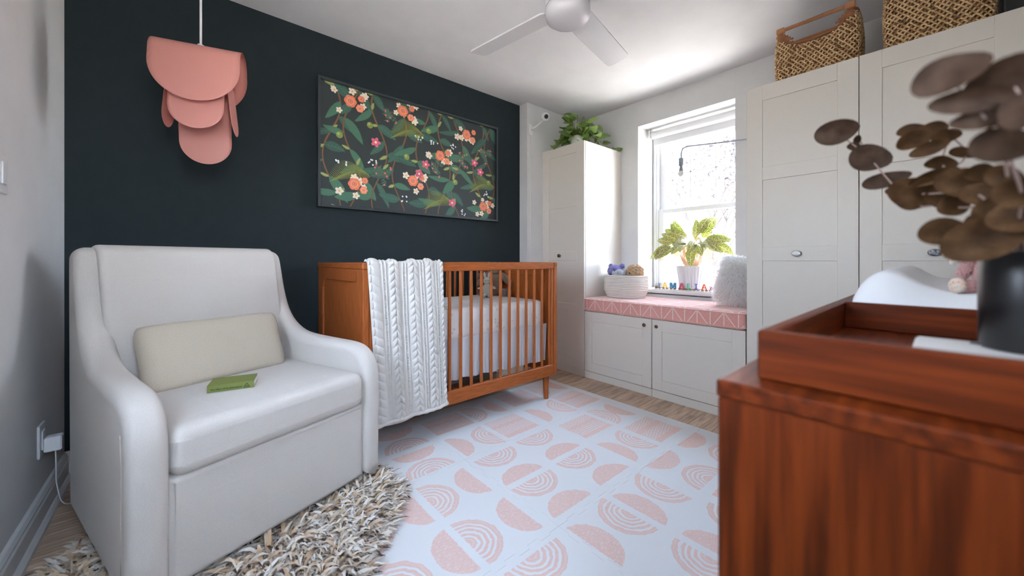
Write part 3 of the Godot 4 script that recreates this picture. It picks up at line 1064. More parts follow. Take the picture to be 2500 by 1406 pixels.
func teddy() -> void:
	var fur := fuzzy(Color(0.54, 0.43, 0.33))
	var pad := fuzzy(Color(0.36, 0.25, 0.22))
	var t := thing("teddy_bear", "brown teddy bear sitting in the crib behind the slats", "soft toy", Vector3(2.29, 0.717, 0.255), -0.62)
	t.scale = Vector3.ONE * 0.88
	plush(t, "body", fur, Vector3(0, 0.10, 0), Vector3(0.075, 0.105, 0.07))
	var hd := plush(t, "head", fur, Vector3(0, 0.245, 0.01), Vector3(0.068, 0.058, 0.06))
	plush(hd, "muzzle", fuzzy(Color(0.62, 0.53, 0.43)), Vector3(0, 0.232, 0.062), Vector3(0.032, 0.024, 0.022))
	for s in [-1.0, 1.0]:
		plush(hd, "ear", fur, Vector3(s * 0.05, 0.285, 0), Vector3(0.022, 0.02, 0.012))
		plush(hd, "eye", M.black, Vector3(s * 0.025, 0.255, 0.062), Vector3.ONE * 0.005, Vector3.ZERO, 0.0)
		var arm := plush(t, "arm", fur, Vector3(s * 0.105, 0.15, 0.03), Vector3(0.033, 0.075, 0.033), Vector3(-0.3, 0, s * 0.7))
		plush(arm, "paw_pad", pad, Vector3(s * 0.145, 0.10, 0.055) if s > 0 else Vector3(-0.142, 0.178, 0.06), Vector3(0.02, 0.026, 0.014))
		var leg := plush(t, "leg", fur, Vector3(s * 0.075, 0.035, 0.09), Vector3(0.036, 0.036, 0.085), Vector3(0, s * 0.5, 0))
		plush(leg, "foot_pad", pad, Vector3(s * 0.115, 0.042, 0.165), Vector3(0.032, 0.042, 0.016), Vector3(-0.2, s * 0.5, 0))
	plush(hd, "nose", M.black, Vector3(0, 0.24, 0.084), Vector3(0.009, 0.006, 0.005), Vector3.ZERO, 0.0)
	var cr := fuzzy(Color(0.80, 0.77, 0.71))
	var b := thing("plush_bunny", "small cream plush bunny propped against the teddy bear in the crib", "soft toy", Vector3(2.135, 0.717, 0.36), -0.6)
	plush(b, "body", cr, Vector3(0, 0.06, 0), Vector3(0.03, 0.05, 0.026))
	var bh := plush(b, "head", cr, Vector3(0, 0.128, 0.005), Vector3(0.025, 0.027, 0.024))
	for s in [-1.0, 1.0]:
		plush(bh, "ear", cr, Vector3(s * 0.014, 0.165, -0.004), Vector3(0.008, 0.028, 0.006), Vector3(0, 0, -s * 0.2))
		plush(bh, "eye", M.black, Vector3(s * 0.009, 0.132, 0.028), Vector3.ONE * 0.003, Vector3.ZERO, 0.0)
		plush(b, "arm", cr, Vector3(s * 0.042, 0.078, 0.008), Vector3(0.03, 0.011, 0.011), Vector3(0, 0, -s * 0.35))
		plush(b, "leg", cr, Vector3(s * 0.018, 0.018, 0.02), Vector3(0.014, 0.018, 0.03))

# ------------------------------------------------------------------ glider armchair
func glider() -> void:
	var turn := deg_to_rad(19.7)
	var t := thing("glider_armchair", "cream upholstered wingback glider armchair in the corner", "armchair", Vector3(0.68, 0, 1.086), turn)
	# local axes: x to the sitter's left, z forward, front of the seat at z = 0
	var side := [Vector2(0.034, 0.075), Vector2(0.036, 0.25), Vector2(0.038, 0.46), Vector2(0.03, 0.53), Vector2(0.006, 0.583), Vector2(-0.035, 0.617), Vector2(-0.09, 0.632), Vector2(-0.2, 0.638), Vector2(-0.34, 0.645), Vector2(-0.44, 0.66), Vector2(-0.52, 0.70), Vector2(-0.575, 0.76), Vector2(-0.61, 0.84), Vector2(-0.635, 0.93), Vector2(-0.655, 1.005), Vector2(-0.675, 1.035), Vector2(-0.71, 1.047), Vector2(-0.755, 1.042), Vector2(-0.785, 1.015), Vector2(-0.79, 0.95), Vector2(-0.78, 0.5), Vector2(-0.765, 0.12), Vector2(-0.755, 0.075)]
	var body := smooth_pts(side.slice(0, 20), 3)
	body.append_array(side.slice(20))
	var poly := PackedVector2Array(body)
	for s in [-1.0, 1.0]:
		var st := mb()
		# outline (z, y) extruded across x, the pair opening towards the front
		var yaw: float = s * deg_to_rad(4.0)
		var bas := Basis(Vector3.UP, yaw) * Basis(Vector3(0, 0, 1), Vector3(0, 1, 0), Vector3(1, 0, 0))
		slab(st, poly, -0.044, 0.044, 0.038, Transform3D(bas, Vector3(s * 0.366, 0, 0)), 7)
		var arm := put(st, "arm", M.boucle, t)
		# seam down the outer front edge
		st = mb()
		var pts := []
		for q in [Vector2(-0.03, 0.09), Vector2(-0.03, 0.3), Vector2(-0.028, 0.45), Vector2(-0.04, 0.53)]:
			pts.append(Transform3D(bas, Vector3(s * 0.366, 0, 0)) * Vector3(q.x, q.y, s * 0.0445))
		tube(st, pts, 0.0009, 5)
		put(st, "seam", M.linen, arm)
	# back
	var st := mb()
	var bp := smooth_pts([Vector2(-0.50, 0.40), Vector2(-0.535, 0.6), Vector2(-0.575, 0.8), Vector2(-0.615, 0.98), Vector2(-0.64, 1.04), Vector2(-0.69, 1.058), Vector2(-0.745, 1.045), Vector2(-0.765, 1.0)], 4)
	bp.append_array([Vector2(-0.77, 0.6), Vector2(-0.75, 0.1), Vector2(-0.5, 0.1)])
	slab(st, PackedVector2Array(bp), -0.31, 0.31, 0.014, Transform3D(Basis(Vector3(0, 0, 1), Vector3(0, 1, 0), Vector3(1, 0, 0)), Vector3.ZERO), 4)
	put(st, "back", M.boucle, t)
	# loose seat cushion, softly crowned
	st = mb()
	cushion_block(st, 0.642, 0.145, 0.56, 0.038, 0.007, Transform3D(Basis(), Vector3(0, 0.452, -0.245)))
	put(st, "seat_cushion", M.boucle, t)
	# front apron and the recessed base
	st = mb()
	slab(st, rrect(0.652, 0.31, 0.012), -0.5, 0.018, 0.016, Transform3D(Basis(), Vector3(0, 0.23, 0)), 4)
	put(st, "front_panel", M.boucle, t)
	put(bx(Vector3(-0.3, 0.0, -0.68), Vector3(0.3, 0.09, -0.06), 0.01), "swivel_base", M.black, t)
	# lumbar pillow leaning on the back
	var w := Transform3D(Basis(Vector3.UP, turn), Vector3(0.68, 0, 1.086))
	var lp := thing("lumbar_pillow", "oatmeal linen lumbar pillow on the armchair", "pillow")
	lp.transform = w * Transform3D(Basis(Vector3.RIGHT, deg_to_rad(-22)), Vector3(-0.005, 0.633, -0.462))
	st = mb()
	pillow(st, 0.51, 0.27, 0.125, Transform3D())
	put(st, "cover", M.linen, lp)
	st = mb()
	var pts := []
	for k in 41:
		var a := k / 40.0
		pts.append(Vector3(lerpf(-0.245, 0.245, a), -0.131 + 0.005 * (1 - pow(absf(a * 2 - 1), 1.5)), 0.0))
	tube(st, pts, 0.0025, 6)
	put(st, "zip_seam", mat(Color(0.35, 0.29, 0.24), 0.9), lp)
	# book lying on the seat, spine to the front
	var bt := thing("book", "green paperback lying on the armchair seat", "book")
	bt.transform = w * Transform3D(Basis(Vector3.UP, deg_to_rad(-33)), Vector3(-0.026, 0.532, -0.146))
	var green := mat(Color(0.43, 0.47, 0.22), 0.55)
	# local: spine along -x .. 0 at z = 0, pages towards -z
	put(bx(Vector3(-0.138, 0.0, -0.098), Vector3(0.0, 0.0015, 0.0), 0.0004), "cover", green, bt)
	put(bx(Vector3(-0.138, 0.0235, -0.098), Vector3(0.0, 0.025, 0.0), 0.0004), "cover", green, bt)
	var spine := put(bx(Vector3(-0.138, 0.0, -0.0015), Vector3(0.0, 0.025, 0.001), 0.0004), "spine", green, bt)
	put(bx(Vector3(-0.136, 0.0015, -0.096), Vector3(-0.001, 0.0235, -0.0015), 0.0003), "pages", mat(Color(0.93, 0.92, 0.91), 0.9), bt)
	var ink := mat(Color(0.07, 0.08, 0.03), 0.7)
	var tm := TextMesh.new()
	tm.text = "The ABCs of Architecture"
	var f := SystemFont.new()
	f.font_names = PackedStringArray(["Droid Sans"])
	f.font_weight = 700
	tm.font = f
	tm.font_size = 32
	tm.pixel_size = 0.00024
	tm.depth = 0.0003
	put_mesh(tm, "lettering", ink, spine, Transform3D(Basis(), Vector3(-0.083, 0.0085, 0.0013)))
	st = mb(false)
	var tr := [Vector2(-0.031, 0.004), Vector2(-0.013, 0.004), Vector2(-0.022, 0.019)]
	for k in 3:
		var a: Vector2 = tr[k]
		var b: Vector2 = tr[(k + 1) % 3]
		tube(st, [Vector3(a.x, a.y, 0.0014), Vector3(b.x, b.y, 0.0014)], 0.0007, 4)
	for y in [0.007, 0.0095]:
		tube(st, [Vector3(-0.027, y, 0.0014), Vector3(-0.017, y, 0.0014)], 0.0005, 4)
	put(st, "emblem", ink, spine)

# box cushion with rounded edges and a domed top
func cushion_block(st: SurfaceTool, w: float, h: float, d: float, r: float, dome: float, xf: Transform3D) -> void:
	var n := 28
	for side in [-1.0, 1.0]:
		var rows := []
		for i in n + 1:
			var row := PackedVector3Array()
			for j in n + 1:
				var u := _ease(float(j) / n)
				var v := _ease(float(i) / n)
				var px := u * w / 2
				var pz := v * d / 2
				var ex := maxf(0.0, absf(px) - (w / 2 - r))
				var ez := maxf(0.0, absf(pz) - (d / 2 - r))
				var e := minf(r, sqrt(ex * ex + ez * ez))
				if ex > 0.0 and ez > 0.0 and sqrt(ex * ex + ez * ez) > r:
					var k := r / sqrt(ex * ex + ez * ez)
					px = signf(px) * (w / 2 - r + ex * k)
					pz = signf(pz) * (d / 2 - r + ez * k)
				var y := h / 2 - r + sqrt(maxf(0.0, r * r - e * e))
				y += dome * (1 - u * u) * (1 - v * v)
				if side < 0:
					y = h / 2 - r + sqrt(maxf(0.0, r * r - e * e))
				row.append(xf * Vector3(px, side * y, pz))
			rows.append(row)
		if side < 0:
			rows.reverse()
		surf(st, rows)
	var ring0 := PackedVector3Array()
	var ring1 := PackedVector3Array()
	for p in rrect(w, d, r, 8):
		ring0.append(xf * Vector3(p.x, h / 2 - r, p.y))
		ring1.append(xf * Vector3(p.x, -h / 2 + r, p.y))
	surf(st, [ring0, ring1], true)

func _ease(t: float) -> float:
	return sin((t - 0.5) * PI)

# ------------------------------------------------------------------ dresser with changing tray
func dresser() -> void:
	var x0 := 0.986
	var x1 := 2.69
	var z0 := 2.415
	var z1 := RZ - 0.02
	var t := thing("dresser", "dark reddish walnut dresser in the right foreground", "dresser")
	put(bx(Vector3(x0, 0.805, z0), Vector3(x1, 0.83, z1), 0.003), "top", M.walnut_x, t)
	put(bx(Vector3(x0 + 0.002, 0.12, z0 + 0.002), Vector3(x0 + 0.026, 0.8045, z1), 0.002), "side_panel", M.walnut_y, t)
	put(bx(Vector3(x1 - 0.026, 0.12, z0 + 0.002), Vector3(x1 - 0.002, 0.8045, z1), 0.002), "side_panel", M.walnut_y, t)
	put(bx(Vector3(x0 + 0.026, 0.12, z0 + 0.03), Vector3(x1 - 0.026, 0.8, z1), 0.002), "body", M.walnut_x, t)
	for r in 2:
		for c in 3:
			var xa := x0 + 0.03 + c * 0.5485
			var ya := 0.135 + r * 0.333
			var d := put(bx(Vector3(xa, ya, z0 + 0.006), Vector3(xa + 0.543, ya + 0.325, z0 + 0.03), 0.002), "drawer", M.walnut_x, t)
			for k in [0.14, 0.40]:
				var st := mb()
				lathe(st, [[0.005, 0.0], [0.005, 0.01], [0.013, 0.012], [0.013, 0.02], [0.0, 0.022]], 14, Transform3D(Basis(Vector3.RIGHT, -PI / 2), Vector3(xa + k, ya + 0.17, z0 + 0.006)))
				put(st, "knob", M.brass, d)
	for lx in [x0 + 0.06, x1 - 0.06]:
		for lz in [z0 + 0.06, z1 - 0.06]:
			var st := mb()
			lathe(st, [[0.0, 0.0], [0.014, 0.0], [0.022, 0.12], [0.0, 0.12]], 14, Transform3D(Basis(), Vector3(lx, 0.0, lz)))
			put(st, "leg", M.walnut_y, t)
	# changing tray
	var tx0 := 1.032
	var tx1 := 2.646
	var tz0 := 2.4535
	var tz1 := 2.90
	var h0 := 0.8305
	var h1 := 0.90
	var tr := thing("changing_tray", "walnut changing tray with a divider, on the dresser top", "tray")
	put(bx(Vector3(tx0 + 0.004, h0, tz0 + 0.004), Vector3(tx1 - 0.004, h0 + 0.008, tz1 - 0.004), 0.001), "floor_board", M.walnut_x, tr)
	put(bx(Vector3(tx0, h0, tz0), Vector3(tx0 + 0.018, h1, tz1), 0.003), "rail", M.walnut_z, tr)
	put(bx(Vector3(tx1 - 0.018, h0, tz0), Vector3(tx1, h1, tz1), 0.003), "rail", M.walnut_z, tr)
	put(bx(Vector3(tx0 + 0.018, h0, tz0), Vector3(tx1 - 0.018, h1, tz0 + 0.018), 0.003), "rail", M.walnut_x, tr)
	put(bx(Vector3(tx0 + 0.018, h0, tz1 - 0.018), Vector3(tx1 - 0.018, h1, tz1), 0.003), "rail", M.walnut_x, tr)
	put(bx(Vector3(1.606, h0 + 0.008, tz0 + 0.018), Vector3(1.624, h1, tz1 - 0.018), 0.003), "divider", M.walnut_z, tr)
	# contoured changing pad
	var st := mb()
	var prof := []
	for k in 41:
		var f := k / 40.0
		var a := absf(f * 2 - 1)
		var y := 0.092 + 0.047 * exp(-pow((a - 0.66) / 0.26, 2.0))
		y *= pow(maxf(0.0, 1 - pow(a, 14.0)), 0.5)
		prof.append(Vector3(0, maxf(y, 0.0), lerpf(tz0 + 0.0185, tz1 - 0.0195, f)))
	var rows := []
	for i in 33:
		var f := i / 32.0
		var b := absf(f * 2 - 1)
		var k := pow(maxf(0.0, 1 - pow(b, 24.0)), 0.5)
		var row := PackedVector3Array()
		for p in prof:
			row.append(Vector3(lerpf(1.626, 2.61, f), h0 + 0.009 + p.y * (0.25 + 0.75 * k) + 0.0015 * sin(f * 40.0 + p.z * 60.0) * k, p.z))
		rows.append(row)
	surf(st, rows)
	var e0: PackedVector3Array = rows[0]
	var e1: PackedVector3Array = rows[32]
	for i in e0.size() - 1:
		for e in [e0, e1]:
			oquad(st, e[i], e[i + 1], Vector3(e[i + 1].x, h0 + 0.009, e[i + 1].z), Vector3(e[i].x, h0 + 0.009, e[i].z), Vector3(-1 if e == e0 else 1, 0, 0))
	tag(put(st, "changing_pad", M.pad), "white contoured changing pad in the walnut tray", "changing pad")
	# white patterned book lying in the tray
	var bk := thing("book", "white book with a grey drawn cover lying under the black vase", "book")
	put(bx(Vector3(1.066, h0 + 0.0085, 2.60), Vector3(1.285, 0.881, 2.82), 0.004), "cover", mat(Color(0.88, 0.87, 0.85), 0.5), bk)
	st = mb(false)
	var ik := mat(Color(0.30, 0.32, 0.36), 0.6)
	for q in [[[1.235, 2.70], [1.215, 2.73], [1.18, 2.74], [1.15, 2.77]], [[1.25, 2.73], [1.24, 2.76], [1.215, 2.775]], [[1.262, 2.655], [1.258, 2.662]], [[1.14, 2.66], [1.12, 2.69], [1.10, 2.69]]]:
		var pts := []
		for p in q:
			pts.append(Vector3(p[0], 0.8809, p[1]))
		tube(st, smooth_pts(pts, 4), 0.004 if q.size() > 3 else 0.0028, 6)
	put(st, "drawing", ik, bk)
	# vase of dried eucalyptus
	var v := thing("vase", "matte black cylinder vase on the white book", "vase", Vector3(1.248, 0.8813, 2.708))
	st = mb()
	lathe(st, [[0.0, 0.0], [0.044, 0.0], [0.048, 0.004], [0.048, 0.128], [0.0465, 0.131], [0.043, 0.129], [0.043, 0.02], [0.0, 0.018]], 40)
	put(st, "body", M.vase, v)
	eucalyptus()
	# pink bunny
	var pk := fuzzy(Color(0.86, 0.64, 0.62))
	var cr := triplanar(mat(Color.WHITE, 0.95), noise_tex(0.06, 81, [[0.0, Color(0.62, 0.70, 0.72)], [0.4, Color(0.88, 0.85, 0.78)], [0.7, Color(0.85, 0.62, 0.52)], [1.0, Color(0.55, 0.62, 0.50)]], 128), Vector3.ONE * 14.0)
	var b := thing("plush_bunny", "pink plush bunny with floral paws on the changing pad", "soft toy", Vector3(1.715, 0.929, 2.695), deg_to_rad(-100))
	plush(b, "body", pk, Vector3(0, 0.04, 0), Vector3(0.026, 0.045, 0.024))
	var hd := plush(b, "head", pk, Vector3(0, 0.103, 0.004), Vector3(0.034, 0.028, 0.028))
	for s in [-1.0, 1.0]:
		plush(hd, "ear", pk, Vector3(s * 0.036, 0.105, -0.006), Vector3(0.016, 0.034, 0.01), Vector3(0, 0, s * 0.5))
		plush(hd, "eye", M.black, Vector3(s * 0.013, 0.108, 0.03), Vector3.ONE * 0.003, Vector3.ZERO, 0.0)
		plush(b, "arm", pk, Vector3(s * 0.034, 0.05, 0.008), Vector3(0.012, 0.034, 0.012), Vector3(0.1, 0, s * 0.35))
		var lg := plush(b, "leg", pk, Vector3(s * 0.026, 0.014, 0.028), Vector3(0.016, 0.015, 0.034), Vector3(0, s * 0.5, 0))
		plush(lg, "foot", cr, Vector3(s * 0.038, 0.016, 0.052), Vector3(0.015, 0.017, 0.01), Vector3(0, s * 0.5, 0))
		plush(hd, "ear_lining", cr, Vector3(s * 0.046, 0.078, 0.002), Vector3(0.008, 0.02, 0.006), Vector3(0, 0, s * 0.5))
	plush(hd, "nose", mat(Color(0.75, 0.40, 0.42), 0.8), Vector3(0, 0.099, 0.033), Vector3(0.005, 0.004, 0.003), Vector3.ZERO, 0.0)

func leaf_mesh(l: float, w: float, droop: float, fold: float, tip := 1.0, n := 9, m := 4) -> ArrayMesh:
	# grows from the origin along +y, faces +z
	var st := mb()
	var rows := []
	for i in n + 1:
		var f := float(i) / n
		var half := w / 2 * pow(sin(PI * pow(f, 0.75 * tip)), 0.75)
		var a := droop * f
		var y := l * (sin(a) / maxf(droop, 0.001) if droop > 0.01 else f)
		var z := -l * ((1 - cos(a)) / maxf(droop, 0.001) if droop > 0.01 else 0.0)
		var row := PackedVector3Array()
		for j in 2 * m + 1:
			var q := float(j) / m - 1.0
			row.append(Vector3(q * half, y, z + absf(q) * half * fold + 0.04 * half * sin(f * 20.0) * absf(q)))
		rows.append(row)
	surf(st, rows, false, true)
	st.generate_normals()
	return st.commit()

const EUC := [[1.378,1.252,2.490,0.0346,0.0201,-12],[1.385,1.193,2.536,0.0294,0.0232,5],[1.380,1.146,2.558,0.0315,0.0083,-4],[1.392,1.220,2.515,0.0127,0.0064,20],[1.396,1.234,2.519,0.0056,0.0111,0],[1.357,1.118,2.578,0.0187,0.0093,5],[1.323,1.113,2.601,0.0378,0.0229,-8],[1.328,1.098,2.592,0.0206,0.0137,10],[1.323,1.097,2.628,0.0222,0.0131,20],[1.346,1.205,2.594,0.0217,0.0137,0],[1.357,1.224,2.591,0.0174,0.0076,-8],[1.359,1.221,2.619,0.0146,0.0101,10],[1.337,1.183,2.613,0.0232,0.0072,-6],[1.341,1.201,2.630,0.0163,0.0109,0],[1.349,1.172,2.650,0.0161,0.0075,38],[1.319,1.156,2.624,0.0193,0.0086,0],[1.311,1.133,2.617,0.0278,0.0059,-6],[1.285,1.114,2.648,0.0292,0.0195,0],[1.260,1.092,2.666,0.0242,0.0150,25],[1.291,1.084,2.639,0.0211,0.0149,-20],[1.222,1.069,2.672,0.0229,0.0120,-15],[1.272,1.126,2.663,0.0176,0.0118,40],[1.007,1.191,2.631,0.0272,0.0178,-22],[1.022,1.179,2.670,0.0282,0.0217,-14],[1.024,1.165,2.646,0.0280,0.0123,6],[1.029,1.145,2.656,0.0235,0.0109,-6],[1.036,1.117,2.669,0.0232,0.0174,10],[1.015,1.142,2.678,0.0141,0.0172,0],[1.171,1.038,2.628,0.0229,0.0174,-25],[1.160,1.024,2.658,0.0338,0.0235,-15],[1.160,1.040,2.672,0.0290,0.0190,10],[1.144,1.050,2.684,0.0220,0.0192,0],[1.096,1.074,2.682,0.0178,0.0161,0],[1.151,1.100,2.676,0.0166,0.0118,30],[1.098,1.139,2.670,0.0137,0.0101,50]]

func eucalyptus() -> void:
	var t := thing("eucalyptus_bunch", "dried brown eucalyptus stems with round leaves in the black vase", "dried branches")
	var r := RandomNumberGenerator.new()
	r.seed = 5
	var mouth := Vector3(1.248, 1.005, 2.708)
	var cam := Vector3(0.412, 1.0, 2.63)
	var stems := [[0, 1, 2, 5, 6, 18], [10, 12, 13, 15, 17, 20], [22, 24, 25, 34, 33], [23, 27, 26, 32, 31], [28, 29, 30, 31], [3, 4, 1, 7, 8, 19, 20], [9, 11, 14, 16, 21]]
	for s in stems:
		var pts := [mouth + Vector3(r.randf_range(-0.02, 0.02), -0.1, r.randf_range(-0.02, 0.02)), mouth + Vector3(r.randf_range(-0.015, 0.015), 0, r.randf_range(-0.015, 0.015))]
		for k in range(s.size() - 1, -1, -1):
			var e = EUC[s[k]]
			pts.append(Vector3(e[0], e[1], e[2]) + Vector3(0.006, -0.004, 0.004))
		var sp := smooth_pts(pts, 4)
		var rad := []
		for k in sp.size():
			rad.append(lerpf(0.0022, 0.0009, float(k) / sp.size()))
		var st := mb()
		tube(st, sp, rad, 6)
		put(st, "stem", M.twig, t)
	for i in EUC.size():
		var e = EUC[i]
		var p := Vector3(e[0], e[1], e[2])
		# a slightly cupped oval blade, turned mostly towards the room
		var st := mb()
		var rows := []
		for a in 5:
			var f := a / 4.0
			var ring := PackedVector3Array()
			for k in 22:
				var g := TAU * k / 22
				var tipk := 1.0 + 0.14 * pow(maxf(0.0, cos(g)), 6.0) + 0.04 * sin(g * 3.0 + i)
				ring.append(Vector3(cos(g) * e[3] * f * tipk, sin(g) * lerpf(e[4], e[3], 0.05 if i > 21 and i < 28 else 0.25) * f * tipk, 0.16 * e[3] * f * f + 0.12 * e[3] * sin(g * 2.0 + i) * f * f))
			rows.append(ring)
		surf(st, rows, true)
		st.generate_normals()
		var out := (cam - p).normalized()
		var bas := Basis.looking_at(-out, Vector3.UP)
		bas = bas * Basis.from_euler(Vector3(r.randf_range(-0.45, 0.45), r.randf_range(-0.45, 0.45), deg_to_rad(-e[5]) + r.randf_range(-1.0, 1.0) * (0.1 if i in [22, 23, 24, 25, 26, 27] else 0.45)))
		put_mesh(st.commit(), "leaf", M.euc if i < 6 or i in [22, 23, 24, 25, 26, 27] else M.euc_green, t, Transform3D(bas, p))

# ------------------------------------------------------------------ floor coverings
const MX0 := 0.84
const MX1 := 2.70
const MZ0 := 0.45
const MZ1 := 2.31

func play_mat_print() -> Texture2D:
	var n := 1860
	var img := Image.create(n, n, false, Image.FORMAT_RGB8)
	var base := Color(0.875, 0.88, 0.885)
	img.fill(base)
	var ns := FastNoiseLite.new()
	ns.seed = 3
	ns.frequency = 0.02
	var fine := FastNoiseLite.new()
	fine.seed = 9
	fine.frequency = 0.12
	var motifs := [
		["R", 2.37, 0.92, 1], ["S", 2.09, 0.93, 0], ["R", 1.735, 0.94, 1], ["S", 2.02, 0.63, 1], ["R", 1.77, 0.645, 0], ["S", 1.485, 0.94, 0], ["S", 1.31, 0.55, 2], ["R", 1.30, 0.785, 3], ["S", 1.30, 0.83, 2], ["R", 1.29, 1.06, 3],
		["S", 1.41, 1.24, 1], ["R", 1.165, 1.25, 0], ["S", 1.13, 1.25, 1], ["R", 1.16, 1.54, 0], ["S", 1.13, 1.54, 1], ["R", 1.60, 1.115, 2], ["S", 1.59, 1.37, 3], ["R", 1.59, 1.405, 2], ["S", 1.415, 1.54, 1], ["R", 1.89, 1.10, 2],
		["S", 1.89, 1.355, 3], ["R", 1.89, 1.39, 2], ["R", 2.385, 1.215, 0], ["S", 2.08, 1.52, 0], ["S", 1.90, 1.64, 3], ["S", 1.595, 1.65, 3], ["R", 1.29, 1.72, 2], ["S", 1.475, 1.83, 0], ["R", 1.725, 1.82, 1], ["S", 1.76, 1.83, 0],
		["R", 2.00, 1.82, 1], ["S", 2.20, 1.69, 2], ["R", 2.315, 1.51, 1], ["S", 2.60, 1.215, 1], ["S", 2.51, 1.69, 2], ["R", 2.20, 1.94, 3], ["R", 1.73, 2.12, 1], ["S", 1.765, 2.12, 0], ["R", 2.385, 0.61, 0], ["S", 2.645, 0.61, 1],
		["R", 2.50, 1.94, 3], ["R", 2.03, 2.12, 1], ["R", 0.88, 1.56, 0], ["R", 0.88, 1.27, 0], ["S", 1.02, 0.83, 2], ["R", 1.02, 0.785, 3], ["S", 1.2, 2.1, 0], ["R", 1.46, 2.12, 1], ["S", 2.2, 1.985, 2], ["S", 2.5, 1.985, 2], ["R", 1.02, 1.85, 0], ["S", 1.02, 0.55, 2], ["S", 0.99, 1.85, 1], ["S", 2.33, 2.12, 0]]
	for m in motifs:
		var ax: Vector2 = [Vector2(1, 0), Vector2(-1, 0), Vector2(0, 1), Vector2(0, -1)][m[3]]
		var tx := Vector2(-ax.y, ax.x)
		var deep := 0.122 if m[0] == "R" else 0.096
		var half := 0.121 if m[0] == "R" else 0.115
		var cx := int((m[1] - MX0) * 1000)
		var cz := int((m[2] - MZ0) * 1000)
		for y in range(maxi(0, cz - 130), mini(n, cz + 130)):
			for x in range(maxi(0, cx - 130), mini(n, cx + 130)):
				var p := Vector2(x - cx, y - cz) * 0.001
				var a := p.dot(ax)
				if a < -0.004 or a > deep + 0.006:
					continue
				var b := p.dot(tx)
				var wob := ns.get_noise_2d(x, y) * 0.045
				if a < ns.get_noise_1d(b * 3000.0 + cx) * 0.004:
					continue
				var rr := sqrt(a * a / (deep * deep) + b * b / (half * half)) + wob
				if rr > 1.0:
					continue
				var k := fine.get_noise_2d(x * 0.35, y * 1.6)
				var col := Color(0.865, 0.735, 0.70).lerp(Color(0.88, 0.79, 0.765), clampf(0.4 + k * 0.9, 0, 1))
				if m[0] == "R":
					var q := rr * 6.0
					if q > 0.9 and fmod(q + 0.02, 1.0) > 0.55 and rr < 0.93:
						continue
				elif k > 0.42:
					col = base
				img.set_pixel(x, y, col)
	var kq := 0
	for q in [[1.77, 0.80, 2.015, 1.045, 0], [1.487, 0.55, 1.745, 0.765, 1], [2.093, 1.11, 2.35, 1.33, 1], [2.36, 1.385, 2.615, 1.625, 0], [2.09, 0.50, 2.345, 0.735, 0], [2.395, 0.77, 2.645, 1.03, 2]]:
		for y in range(int((q[1] - MZ0) * 1000), int((q[3] - MZ0) * 1000)):
			for x in range(int((q[0] - MX0) * 1000), int((q[2] - MX0) * 1000)):
				var v: float = (y * 0.001 + MZ0 - q[1]) / (q[3] - q[1])
				var wavy: bool = q[4] == 0 or (q[4] == 1 and v < 0.5) or (q[4] == 2 and v > 0.5)
				var yy := y * 1.0 + (6.0 * sin(x * 0.13) if wavy else 0.0) + ns.get_noise_2d(x, y) * 4.0
				var edge := ns.get_noise_2d(x * 0.7, y * 2.0)
				if v < 0.02 or v > 0.985 or edge > 0.62:
					continue
				var line := fmod(yy, 17.0) < 6.0
				if fmod(v + 0.04, 0.5) > 0.36:
					line = false
				var k := fine.get_noise_2d(x * 0.3, y * 1.8)
				img.set_pixel(x, y, base if line else Color(0.865, 0.735, 0.70).lerp(Color(0.88, 0.79, 0.765), clampf(0.4 + k, 0, 1)))
		kq += 1
	return finish(img)

